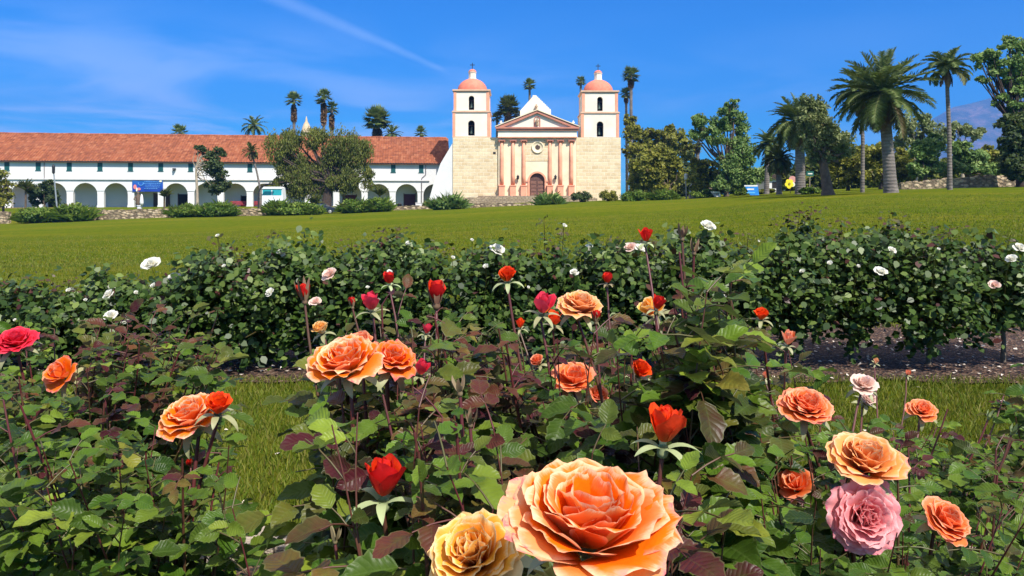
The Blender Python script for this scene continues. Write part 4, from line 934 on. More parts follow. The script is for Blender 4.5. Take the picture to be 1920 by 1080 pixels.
# white van with teal windows
def van():
    d = 119.; b = Gd(512, d); o = thing('van', 'white van with teal side windows parked before the arcade', 'van', b)
    x0, x1 = at(491, 0, d)[0], at(531, 0, d)[0]; z0 = b[2] + .35; z1 = at(0, 350, d)[2]
    T = lambda u, w_, z: (u, d + w_, z)
    mb = MB(); mb.prism([(x0, z0), (x1, z0), (x1, z0 + 1.3), (x1 - .25, z1 - .15), (x1 - .5, z1), (x0 + .3, z1), (x0, z1 - .3)], 0, 1.9, T); mb.build('body', plain('van_white', (.78, .80, .80), .35, .03, 1), o)
    g1 = M['vanglass'] = plain('teal_glass', (.03, .34, .38), .15, .1, 1)
    zm0, zm1 = at(0, 366, d)[2], at(0, 356, d)[2]
    for a, c_ in ((x0 + .12, x0 + 1.45), (x0 + 1.62, x1 - .25)):
        mb = MB(); mb.box(a, c_, -.03, -.003, zm0, zm1, T); mb.build('window', g1, o)
    mb = MB(); mb.box(x0 + .05, x1 - .2, -.05, -.003, zm1 + .02, zm1 + .14, T); mb.build('window_trim', M['shutter'], o)
    for u in (x0 + .7, x1 - .7):
        mb = MB(); ring(mb, (u, d - .02, b[2] + .36), [(.36, -.2), (.36, .05), (.22, .08), (.001, .06)], 18); mb.build('wheel', M['iron'], o)
van()
# dark blue car, its tail hidden by planting
def car():
    d = 113.; b = Gd(600, d); o = thing('car', 'dark blue car half hidden behind planting by the pepper tree', 'car', b)
    x0, x1 = at(557, 0, d)[0], at(631, 0, d)[0]; z = b[2]; L = x1 - x0
    T = lambda u, w_, z_: (u, d + w_, z_)
    pr = [(x0, z + .35), (x1 - .1, z + .3), (x1, z + .55), (x1 - .08, z + .80), (x1 - .5, z + .95), (x1 - 1.35, z + 1.08), (x1 - 2.2, z + 1.62), (x1 - 4.2, z + 1.66), (x0 + .3, z + 1.15), (x0, z + 1.0)]
    mb = MB()
    n = len(pr); v = []
    for w_, k in ((0, .92), (.12, 1), (1.65, 1), (1.78, .92)):
        for u, zz in pr: v.append(T((u - (x0 + x1) / 2) * (k * .04 + .96) + (x0 + x1) / 2, w_ + (.22 if zz > z + 1.3 and w_ < .5 else (-.22 if zz > z + 1.3 else 0)), z + (zz - z) * (k * .15 + .85)))
    f = [tuple(range(n)), tuple(range(4 * n - 1, 3 * n - 1, -1))] + [(j * n + i, (j + 1) * n + i, (j + 1) * n + (i + 1) % n, j * n + (i + 1) % n) for j in range(3) for i in range(n)]
    mb.add(v, f); mb.build('body', plain('car_blue', (.028, .042, .065), .25, .1, 1, 0, .3, .5), o)
    mb = MB(); mb.prism([(x1 - 1.75, z + 1.08), (x1 - 2.3, z + 1.5), (x1 - 3.2, z + 1.55), (x1 - 3.2, z + 1.08)], .02, .05, T); mb.prism([(x1 - 3.3, z + 1.08), (x1 - 3.3, z + 1.55), (x1 - 4.1, z + 1.52), (x1 - 4.7, z + 1.1)], .02, .05, T); each(mb, 'side_window', plain('car_glass', (.10, .13, .16), .1), o)
    for u in (x0 + .95, x1 - .95):
        mb = MB(); ring(mb, (u, d - .01, z + .34), [(.35, -.2), (.35, .06), (.24, .08)], 20); wh = mb.build('wheel', M['iron'], o)
        mb = MB(); ring(mb, (u, d - .08, z + .34), [(.235, 0), (.2, .015), (.05, .03), (.001, .03)], 10); mb.build('rim', plain('rim_silver', (.6, .6, .62), .3, .1, 3, 0, .6), wh)
    mb = MB(); mb.bar(T(x1 - .18, .03, z + .72), .28, .06, .13); mb.build('headlight', plain('headlight', (.7, .7, .68), .1), o)
car()
# low grey car roofs seen between pepper tree and shrubs are the same car; white bollard and bin by the arcade
b = Gd(785.5, 117); o = thing('planter_box', 'white square planter box beside the dark red arcade door', 'planter', b)
mb = MB(); mb.bar(b + [0, 0, .45], .9, .9, .9); mb.build('tub', M['white'], o); mb = MB(); mb.bar(b + [0, 0, .952], 1.0, 1.0, .1); mb.build('rim', M['white'], o)
mb = MB(); mb.bar(b + [0, 0, 1.005], .84, .84, .02); mb.build('soil', M['mulch'], o)
b = Gd(749, 117); mb = MB(); mb.lathe([(.28, 0), (.33, .5), (.34, .85), (.36, .87), (.3, .95), (.1, 1.05)], b, 12); solo(mb, 'litter_bin', M['iron'], 'dark round litter bin beside the dark red door arch', 'bin', None, True)
# statue on white pedestal beneath the banner
b = Gd(262, 120); o = thing('statue', 'small brown statue on a white post beside the blue banner', 'statue', b)
mb = MB(); mb.bar(b + [0, 0, .6], .5, .5, 1.2); mb.bar(b + [0, 0, 1.25], .65, .65, .12); mb.build('pedestal', M['white'], o)
z = at(0, 359, 120)[2] - b[2] - 1.3
mb = MB(); mb.lathe([(.32, 0), (.38, z * .1), (.30, z * .45), (.34, z * .68), (.15, z * .78), (.2, z * .85), (.2, z * .94), (.08, z)], b + [-.25, 0, 1.31], 10); mb.tube([b + [-.5, -.1, 1.3 + z * .65], b + [-.75, -.3, 1.3 + z * .42], b + [-.4, -.4, 1.3 + z * .35]], [.12, .1, .08], 6); mb.build('figure', plain('brown_stone', (.13, .09, .06), .8, .3, 3, .3), o, True)
mb = MB(); mb.lathe([(.26, 0), (.3, z * .2), (.22, z * .55), (.12, z * .75), (.03, z * .8)], b + [.35, -.1, 1.31], 8); mb.build('robe', M['white'], o, True)
# signs
def sign(label, px, d, py0, py1, px0, px1, mt, bands=(), post='iron', skew=0, name='sign'):
    b = Gd(px, d); o = thing(name, label, 'sign', b); z1, z0 = at(0, py0, d)[2], at(0, py1, d)[2]; x0, x1 = at(px0, 0, d)[0], at(px1, 0, d)[0]
    T = lambda u, w_, z: (u, d + w_, z)
    mb = MB(); mb.prism([(x0 + skew, z0), (x1 + skew * .2, z0), (x1, z1), (x0, z1)], 0, .06, T); pn = mb.build('panel', mt, o)
    for nm, m_, (a, b_, c_, e_) in bands:
        mb = MB(); mb.box(x0 + (x1 - x0) * a, x0 + (x1 - x0) * b_, -.012, -.002, z0 + (z1 - z0) * c_, z0 + (z1 - z0) * e_, T); mb.build(nm, m_, pn)
    mb = MB()
    for u in ((x0 * .75 + x1 * .25 + skew * .6, x0 * .25 + x1 * .75) if x1 - x0 > 1 else ((x0 + x1) / 2,)): mb.tube([(u, d + .11, b[2] - .1), (u, d + .11, z1 - .05)], .045, 6)
    each(mb, 'post', M[post], o); return o
pale = plain('sign_pale', (.72, .70, .62), .6)
sign('bright blue leaning sign with pale heading bar on the lawn edge', 1410, 92, 347, 366, 1395, 1421, plain('sign_blue', (.02, .22, .66), .5, .2, 2), [('heading', pale, (.02, .98, .86, .99)), ('lettering', pale, (.22, .72, .52, .66)), ('lettering', plain('sign_sky', (.12, .45, .8), .6), (.2, .8, .2, .3))], skew=.75)
sign('small green street name sign on a pale post', 1520, 84, 321, 330, 1512, 1526, plain('sign_green', (.01, .10, .075), .5), [('lettering', pale, (.2, .8, .35, .6))], 'palebark', name='street_sign')
sign('little white striped notice board low on the lawn edge', 1339, 104, 359, 369, 1332, 1350, pale, [('lettering', M['iron'], (.1, .9, .55, .65)), ('lettering', M['iron'], (.1, .9, .3, .4))], skew=.6)
o = thing('flower_sign', 'yellow flower shaped sign with pink and white discs on a stake', 'sign', Gd(1482, 90))
b = Gd(1482, 90); s = 90 / F
def disc2(mb, px, py, r, w_, n=18):
    c = at(px, py, 90); mb.prism([(c[0] + r * math.cos(a), c[2] + r * math.sin(a)) for a in np.linspace(0, 2 * math.pi, n, endpoint=False)], 90 + w_, 90 + w_ + .04, lambda u, w2, z: (u, w2, z))
mb = MB(); disc2(mb, 1486.5, 336.5, .42, .1); mb.build('pink_disc', plain('disc_pink', (.55, .27, .25), .7), o)
mb = MB(); disc2(mb, 1487, 346, .26, .05); mb.build('white_disc', pale, o)
mb = MB(); [disc2(mb, 1480 + 4.6 * math.cos(a), 344.5 + 5.2 * math.sin(a), .25, -.001 * k) for k, a in enumerate(np.linspace(.4, .4 + 2 * math.pi, 6)[:5])]; each(mb, 'yellow_petal', plain('disc_yellow', (.80, .66, .02), .6), o)
mb = MB(); disc2(mb, 1480, 344.5, .14, -.06); mb.build('flower_centre', plain('disc_olive', (.30, .22, .02), .6), o)
mb = MB(); mb.tube([b, at(1481, 340, 90) + [0, .17, 0]], .04, 6); mb.build('stake', M['iron'], o)
b = Gd(1287, 108); o = thing('street_lamp', 'plain grey lamp post beside the round olive tree', 'street lamp', b)
mb = MB(); mb.tube([b, at(1286, 338, 108)], [.11, .09], 8); mb.build('pole', plain('post_grey', (.26, .25, .23), .6), o)
mb = MB(); mb.lathe([(.12, 0), (.24, .12), (.26, .75), (.12, .95)], at(1286, 338, 108), 8); mb.build('lamp_head', plain('lamp_pale', (.45, .45, .42), .5), o)
b = Gd(1298, 110); o = thing('statue', 'pale stone statue on a plinth beside the grey lamp post', 'statue', b)
mb = MB(); mb.bar(b + [0, 0, .3], .9, .7, .6); mb.build('plinth', M['kerb'], o)
mb = MB(); mb.lathe([(.4, 0), (.45, .2), (.33, .8), (.40, 1.2), (.16, 1.4), (.2, 1.5), (.2, 1.7), (.08, 1.82)], b + [0, 0, .61], 10); mb.build('figure', plain('grey_stone', (.34, .34, .33), .8, .2, 3, .3), o, True)
b = Gd(1436, 112); o = thing('cottage', 'small white cottage in deep shade beneath the dark palms', 'building', b)
x0, x1 = at(1436, 0, 112)[0], at(1460, 0, 112)[0]; z1 = at(0, 336, 112)[2]
mb = MB(); mb.box(x0, x1, 112, 117, b[2] - .2, z1); mb.build('wall', M['white'], o)
mb = MB(); mb.prism([(x0 - .4, z1 + .003), (x1 + .4, z1 + .003), (x1 - .2, z1 + .7), (x0 + .2, z1 + .7)], 111.6, 117.4, lambda u, w_, z: (u, w_, z)); mb.build('roof', M['darkbark'], o)
mb = MB(); mb.box(x0 + .9, x0 + 1.5, 111.97, 111.997, z1 - 1.3, z1 - .4); mb.build('window', M['dark'], o)

# ------------------------------------------------------------------ mountain
def mountain():
    d0 = 5200.; n, k = 160, 46
    u = np.linspace(0, 1, n); v = np.linspace(0, 1, k); U, V = np.meshgrid(u, v)
    px = 1480 + 560 * U
    crest = np.interp(px, [1480, 1620, 1700, 1750, 1787, 1823, 1868, 1900, 1960, 2100, 2280], [345, 300, 255, 222, 201, 193, 181, 182, 190, 215, 300])
    Hc = (HZ - crest) / F * (d0 + 1500); Y = d0 + 1500 * V; X = (px - 960) / F * Y
    g = np.random.default_rng(4); rel = np.zeros_like(U)
    for o_ in range(1, 6):
        for _ in range(5):
            a, b_, p1 = g.normal(0, 9 * o_), g.normal(0, 3.0 * o_), g.random() * 6.28
            rel += np.abs(np.sin(a * U + b_ * V + p1)) / (o_ * 6.0)
    rel = (rel - rel.mean())
    Z = Hc * (V ** .85) * (1 + rel * .16 * (1 - V)) + CZ - 40 * (1 - V) + rel * 22 * (1 - V ** 4)
    mb = MB(); mb.grid(np.stack([X, Y, Z], -1), n, k)
    back = np.stack([X[-1], Y[-1] + 300, np.full(n, -50.)], -1)
    mb.grid(np.concatenate([np.stack([X[-1], Y[-1], Z[-1]], -1), back]), n, 2)
    m, t, p = newmat('chaparral_slope'); co = obj_co(t)
    c = t.ramp(t.noise(co, .006, 8, .68, .4), [(.36, (.03, .05, .025)), (.50, (.075, .085, .045)), (.60, (.20, .14, .11)), (.72, (.34, .25, .21))])
    t.l.new(c, p.inputs['Base Color']); p.inputs['Roughness'].default_value = .95
    t.l.new(t.bump(t.noise(co, .012, 8, .7), .9, 30), p.inputs['Normal'])
    tag(mb.build('mountain', m, None, True), kind='structure')
mountain()

def haze():
    mb = MB(); mb.box(-5200, 5200, -40, 7200, -60, 1010)
    o = mb.build('haze', bpy.data.materials.new('haze'), None); m = o.data.materials[0]; m.use_nodes = True; t = NT(m.node_tree); t.n.remove(t.n['Principled BSDF'])
    v = t.new('ShaderNodeVolumePrincipled'); v.inputs['Color'].default_value = (.12, .36, .98, 1); v.inputs['Density'].default_value = 1.5e-4; v.inputs['Anisotropy'].default_value = 0.0
    t.l.new(v.outputs[0], t.n['Material Output'].inputs['Volume']); tag(o, kind='stuff', label='blue haze in the air between the camera and the mountain', cat='haze')
haze()
# ------------------------------------------------------------------ roses: materials
def rosemat(name, base, mid, edge, back, tip=None):
    m, t, p = newmat(name); a = t.new('ShaderNodeAttribute', attribute_name='lc'); s = t.new('ShaderNodeSeparateColor'); t.l.new(a.outputs['Color'], s.inputs[0])
    tip = tip or tuple(np.array(mid) * .5 + np.array(edge) * .5)
    u, v, r = s.outputs[0], s.outputs[1], s.outputs[2]; co = obj_co(t)
    nz = t.math('MULTIPLY', t.math('SUBTRACT', t.noise(co, 55, 4, .6), .5), .26)
    streak = t.math('MULTIPLY', t.math('SUBTRACT', t.noise(t.comb(t.math('MULTIPLY', u, 9.0), t.math('MULTIPLY', r, 40.0), t.math('MULTIPLY', v, 1.2)), 2.2, 4, .6), .5), .20)
    vb = t.math('ADD', v, t.math('ADD', nz, streak))
    soft = tuple(np.array(mid) * .82 + np.array(back) * .18)
    c = t.ramp(t.math('ADD', vb, t.math('MULTIPLY', t.math('SUBTRACT', r, .5), .30)), [(0.05, base), (0.45, mid), (0.80, mid), (1.05, soft)])
    rim = t.math('MAXIMUM', t.maprange(vb, .87, 1.0), t.math('MULTIPLY', t.maprange(t.math('ADD', u, nz), .80, 1.0), t.maprange(v, .25, .7)))
    c = t.mix(t.math('MULTIPLY', rim, t.math('ADD', .6, t.math('MULTIPLY', r, .4))), c, edge)
    c = t.mix(t.math('MULTIPLY', t.math('MULTIPLY', t.maprange(r, .72, .95), t.maprange(a.outputs['Alpha'], .5, .9)), t.maprange(v, .2, .8)), c, tuple(np.array(mid) * .35 + np.array(back) * .65))
    geo = t.new('ShaderNodeNewGeometry')
    c2 = t.mix(t.maprange(a.outputs['Alpha'], .40, .95, .10, .85), c, t.mix(t.math('MULTIPLY', v, .9), back, tuple(np.array(back) * .5 + np.array(edge) * .5)))
    c2 = t.mix(t.math('MULTIPLY', t.maprange(t.noise(co, 120, 5, .7), .56, .72), t.math('MULTIPLY', v, .5)), c2, tip)
    c = t.mix(t.math('MULTIPLY', t.math('MULTIPLY', rim, t.maprange(a.outputs['Alpha'], .6, 1.0)), t.maprange(t.noise(co, 70, 4, .7), .45, .62)), c, tip)
    c = t.mix(geo.outputs['Backfacing'], c2, c)
    t.l.new(c, p.inputs['Base Color']); p.inputs['Roughness'].default_value = .55; p.inputs['Specular IOR Level'].default_value = .22
    t.l.new(t.bump(t.math('ADD', streak, t.noise(co, 160, 3)), .35, .002), p.inputs['Normal'])
    tr = t.new('ShaderNodeBsdfTranslucent'); t.l.new(c, tr.inputs[0]); mx = t.new('ShaderNodeMixShader'); mx.inputs[0].default_value = .38
    t.l.new(p.outputs[0], mx.inputs[1]); t.l.new(tr.outputs[0], mx.inputs[2]); t.l.new(mx.outputs[0], t.n['Material Output'].inputs[0]); return m
RM = {
 'orange': rosemat('petal_orange', (.95, .40, .012), (.94, .20, .003), (.93, .70, .45), (.93, .70, .42), (.86, .16, .20)),
 'yellow': rosemat('petal_yellow', (.95, .26, .008), (.93, .42, .04), (.92, .76, .42), (.92, .78, .48)),
 'orangepink': rosemat('petal_orange_pink', (.95, .36, .010), (.92, .18, .006), (.92, .40, .28), (.92, .48, .26), (.84, .08, .14)),
 'hot': rosemat('petal_hot_pink', (.95, .28, .010), (.78, .022, .055), (.82, .07, .13), (.78, .06, .12)),
 'peach': rosemat('petal_peach', (.95, .24, .008), (.92, .38, .105), (.92, .66, .40), (.90, .54, .34), (.88, .30, .26)),
 'coral': rosemat('petal_coral', (.95, .17, .008), (.92, .22, .055), (.92, .50, .32), (.88, .36, .24), (.84, .16, .16)),
 'pink': rosemat('petal_pink', (.84, .10, .12), (.86, .30, .31), (.90, .52, .52), (.88, .46, .47), (.62, .06, .16)),
 'red': rosemat('petal_red', (.92, .24, .006), (.80, .045, .008), (.66, .014, .022), (.62, .012, .020)),
 'scarlet': rosemat('petal_scarlet', (.94, .32, .006), (.92, .11, .006), (.84, .045, .024), (.82, .07, .018)),
 'white': rosemat('petal_white', (.80, .74, .52), (.84, .82, .72), (.86, .85, .80), (.84, .82, .76)),
 'blush': rosemat('petal_blush', (.84, .50, .36), (.86, .60, .50), (.88, .74, .68), (.86, .70, .66)),
}
m, t, p = newmat('rose_leaf'); a = t.new('ShaderNodeAttribute', attribute_name='lc'); s = t.new('ShaderNodeSeparateColor'); t.l.new(a.outputs['Color'], s.inputs[0])
u, v, r = s.outputs[0], s.outputs[1], s.outputs[2]; co = obj_co(t)
c = t.ramp(r, [(0, (.012, .038, .005)), (.40, (.042, .098, .008)), (.75, (.105, .185, .014)), (1, (.22, .29, .028))])
bg_ = t.ramp(r, [(0, (.034, .004, .011)), (.5, (.072, .012, .017)), (1, (.14, .052, .020))])
c = t.mix(t.math('ADD', a.outputs['Alpha'], t.math('MULTIPLY', t.math('SUBTRACT', t.noise(co, 40, 3), .5), t.math('MULTIPLY', a.outputs['Alpha'], 1.0)), clamp=True), c, bg_)
vs_ = t.math('ABSOLUTE', t.math('SINE', t.math('MULTIPLY', t.math('SUBTRACT', t.math('MULTIPLY', v, 7.5), t.math('MULTIPLY', u, 1.9)), math.pi)))
vein = t.math('MAXIMUM', t.maprange(vs_, .22, .0), t.maprange(u, .085, .02))
c = t.mix(t.math('MULTIPLY', vein, t.math('SUBTRACT', .26, t.math('MULTIPLY', a.outputs['Alpha'], .16))), c, (.13, .20, .05))
c = t.mix(t.math('MULTIPLY', t.maprange(u, .86, 1.0), .45), c, (.16, .19, .07))
c = t.mix(t.math('MULTIPLY', t.maprange(t.noise(co, 34, 5, .7), .45, .75), .45), c, tuple(np.array((.020, .042, .010))))
geo = t.new('ShaderNodeNewGeometry'); c = t.mix(t.math('MULTIPLY', geo.outputs['Backfacing'], .45), c, (.12, .155, .085))
t.l.new(c, p.inputs['Base Color']); p.inputs['Roughness'].default_value = .40; p.inputs['Specular IOR Level'].default_value = .20
t.l.new(t.bump(t.math('ADD', t.math('MULTIPLY', vs_, .5), t.math('MULTIPLY', t.noise(co, 90, 4), .9)), .32, .003), p.inputs['Normal'])
tr = t.new('ShaderNodeBsdfTranslucent'); t.l.new(t.mix(t.math('MULTIPLY', .5, t.math('SUBTRACT', 1.0, a.outputs['Alpha'])), c, (.16, .22, .02)), tr.inputs[0]); mx = t.new('ShaderNodeMixShader'); mx.inputs[0].default_value = .26
t.l.new(p.outputs[0], mx.inputs[1]); t.l.new(tr.outputs[0], mx.inputs[2]); t.l.new(mx.outputs[0], t.n['Material Output'].inputs[0]); M['rose_leaf'] = m
def twocol(name, c0, c1, rough=.55):
    m, t, p = newmat(name); a = t.new('ShaderNodeAttribute', attribute_name='lc'); n = t.noise(obj_co(t), 60, 4)
    f = t.math('ADD', a.outputs['Alpha'], t.math('MULTIPLY', t.math('SUBTRACT', n, .5), .5), clamp=True)
    t.l.new(t.mix(f, c0, c1), p.inputs['Base Color']); p.inputs['Roughness'].default_value = rough; return m
M['cane'] = twocol('rose_cane', (.075, .095, .022), (.095, .018, .020), .45)
M['calyx'] = twocol('rose_calyx', (.30, .36, .17), (.15, .045, .035))
M['lv_hedge'] = leafmat('hedge_leaf', (.013, .034, .006), (.042, .082, .012), (.150, .200, .048), (.075, .020, .022), .15, .42)
M['oldcane'] = plain('old_cane', (.16, .125, .09), .9, .3, 30, .4)

# ------------------------------------------------------------------ petals, blooms, buds
def petal(mb, P, Q, az, L, Wd, f0, f1, rec, rho, r0, z0, amp, roll, nu, nv, g, layer, tipc=.22, lobes=2.0):
    u = np.linspace(-1, 1, nu); v = np.linspace(0, 1, nv); N = 40; vv = np.linspace(0, 1, N)
    f = f0 + (f1 - f0) * vv ** 1.15 + rec * vv ** 4.5; rr = r0 + np.concatenate([[0], np.cumsum(np.sin(f[:-1]))]) * L / (N - 1); zz = z0 + np.concatenate([[0], np.cumsum(np.cos(f[:-1]))]) * L / (N - 1)
    U, V = np.meshgrid(u, v); ph = g.random() * 6.28; k = lobes * g.uniform(.8, 1.3)
    rim = (1 - tipc * np.abs(U) ** 2.3 - .05 * np.cos(k * 2 * np.pi * U * .5 + ph) + .02 * np.maximum(0, 1 - np.abs(U) * 3))
    Ve = np.clip(V * rim, 0, 1.0)
    hw = Wd * (.28 + .72 * np.sin(np.pi / 2 * np.minimum(1, Ve / .62))) * (1 - .30 * np.maximum(0, Ve - .66) / .34)
    Rp = np.interp(Ve, vv, rr); Zp = np.interp(Ve, vv, zz); Fi = np.interp(Ve, vv, f)
    wv = U * hw; rh = rho * (1 + .6 * Ve); lat = rh * np.sin(np.clip(wv / rh, -2.4, 2.4)); inw = rh * (1 - np.cos(np.clip(wv / rh, -2.4, 2.4)))
    inw = inw - roll * L * np.abs(U) ** 3.5 * V ** 2 + amp * L * V ** 3 * np.sin(k * np.pi * U + ph) + amp * .5 * L * V ** 5 * np.sin(2.7 * k * np.pi * U + 2 * ph)
    rad = Rp - np.cos(Fi) * inw; z = Zp + np.sin(Fi) * inw
    x = rad * math.cos(az) - lat * math.sin(az); y = rad * math.sin(az) + lat * math.cos(az)
    loc = np.stack([x, y, z], -1).reshape(-1, 3)
    c = np.stack([np.abs(U), V, np.full_like(U, g.random()), np.full_like(U, layer)], -1).reshape(-1, 4)
    mb.grid(P + loc @ Q.T, nu, nv, c)
def frame(axis, spin=0.):
    a = np.array(axis, float); a /= np.linalg.norm(a); r = np.cross(a, [0.31, .77, .2]); r /= np.linalg.norm(r); q = np.cross(a, r)
    c, s = math.cos(spin), math.sin(spin); return np.stack([r * c + q * s, q * c - r * s, a], 1)
def bloom_mesh(P, axis, D, n=34, opn=1.0, res=(7, 8), seed=0, amp=.035, flat=0.0, inner=.62, ctr=.16):
    g = np.random.default_rng(seed); mb = MB(); Rr = D / 2; Q = frame(axis, g.random() * 6)
    for i in range(n):
        t_ = (i / (n - 1)); o = opn * g.uniform(.92, 1.08)
        l = lambda a, b: a + (b - a) * t_
        petal(mb, P, Q, i * 2.39996 + g.normal(0, .25), Rr * l(inner, 1.03) * g.uniform(.92, 1.06), Rr * l(.36, .68) * g.uniform(.9, 1.12), l(ctr, 1.05 * o) + g.normal(0, .05), l(-.50 + 2.2 * (ctr - .10), 1.42 * o) + g.normal(0, .07) + flat * t_,
              l(.1, .75) * g.uniform(.4, 1.3), Rr * l(.20, 1.0), Rr * l(.03, .17), Rr * l(.10, -.16), amp * l(.5, 1.3), l(.02, .12) * g.uniform(.3, 1.6), res[0], res[1], g, t_)
    return mb
def bud_mesh(P, axis, D, seed=0, opn=0.0, res=(6, 8), n=12):
    g = np.random.default_rng(seed); mb = MB(); Rr = D / 2; Q = frame(axis, g.random() * 6)
    for i in range(n):
        t_ = i / (n - 1); out = max(0, t_ - .6) / .4
        petal(mb, P, Q, i * 2.39996 + g.normal(0, .2), Rr * (2.0 + .25 * t_) * g.uniform(.93, 1.05), Rr * (.6 + .65 * t_), .10 + .55 * t_ + opn * .2 * out, -.25 * (1 - t_) - .22 + opn * (.25 + .55 * out) * t_,
              .25 * out + opn * .8 * out, Rr * (.35 + .5 * t_), Rr * (.05 + .2 * t_), Rr * -.1 * t_ - Rr * .55, .03 + .03 * opn, .05 * t_ + .08 * out, res[0], res[1], g, .3 + .7 * t_, .45)
    return mb
def calyx_mesh(P, axis, D, seed=0, reflex=1.0, burg=.2, sl=1.1):
    g = np.random.default_rng(seed); mb = MB(); Q = frame(axis, g.random() * 6); h = D * .16
    th = np.linspace(0, 2 * np.pi, 9)[:-1]
    prof = [(.25 * h, -1.9 * h), (.85 * h, -1.5 * h), (1.0 * h, -.8 * h), (.85 * h, -.2 * h), (.9 * h, .15 * h)]
    v = np.array([[r * np.cos(a), r * np.sin(a), z] for r, z in prof for a in th])
    f = [(i * 8 + k, i * 8 + (k + 1) % 8, (i + 1) * 8 + (k + 1) % 8, (i + 1) * 8 + k) for i in range(4) for k in range(8)]
    mb.add(P + v @ Q.T, f, (0, 0, .5, burg))
    for k in range(5):
        az = k * 1.2566 + g.normal(0, .12); L = D * sl * g.uniform(.75, 1.1); nv = 9; vv = np.linspace(0, 1, nv)
        f_ = (.35 + .9 * reflex) + (1.6 * reflex - .45 * (1 - reflex)) * vv ** .8 + g.normal(0, .15); r = .8 * h + np.concatenate([[0], np.cumsum(np.sin(f_[:-1]))]) * L / (nv - 1); z = np.concatenate([[0], np.cumsum(np.cos(f_[:-1]))]) * L / (nv - 1)
        hw = h * .72 * np.sin(np.pi * (.22 + .78 * vv)) ** .8 + .0002; sw = g.normal(0, .3) * vv ** 2 * L * .3
        pts = []
        for s_ in (-1, 0, 1):
            lat = s_ * hw + sw; ra = r + (.25 * hw if s_ else 0); pts.append(np.stack([ra * math.cos(az) - lat * math.sin(az), ra * math.sin(az) + lat * math.cos(az), z], -1))
        mb.grid(P + np.stack(pts, 1).reshape(-1, 3) @ Q.T, 3, nv, (0, 0, .5, burg))
    return mb

# ------------------------------------------------------------------ leaves and bushes
LT = []
def leaf_tpl(seed, nu=5, nv=11):
    g = np.random.default_rng(seed); u = np.linspace(-1, 1, nu); v = np.linspace(0, 1, nv); U, V = np.meshgrid(u, v)
    w_ = .30 * np.sin(np.pi * V ** .82) ** .72 * (1 + .10 * g.normal() * V); ser = np.where(np.abs(U) > .9, 1 + .075 * ((np.arange(nv) % 2) * 2 - 1)[:, None], 1.)
    x = U * w_ * ser; fold = g.uniform(.15, .55); dr = g.uniform(.10, .50); tw = g.normal(0, .25)
    z = fold * np.abs(x) - dr * V ** 2 * .6 + .030 * np.sin(V * 13 + g.random() * 6) * np.abs(U) + .02 * g.normal() * U * V + tw * x * V * .5
    return np.stack([x, V - .12 * dr * V ** 3, z], -1).reshape(-1, 3), np.stack([np.abs(U), V], -1).reshape(-1, 2)
LT = [leaf_tpl(100 + k) for k in range(8)]; LUV = LT[0][1]; NLV = len(LUV)
def proj(P): P = np.atleast_2d(P); return np.stack([960 + F * P[:, 0] / P[:, 1], HZ - F * (P[:, 2] - CZ) / P[:, 1]], -1)
OPEN = [(450, 752, 600, 985), (965, 800, 1035, 862), (1560, 690, 1885, 768)]      # where the grass shows between the bushes
DISCS = []                                                                   # blooms kept clear of leaves: px, py, rx, ry, depth
SUNNY = []
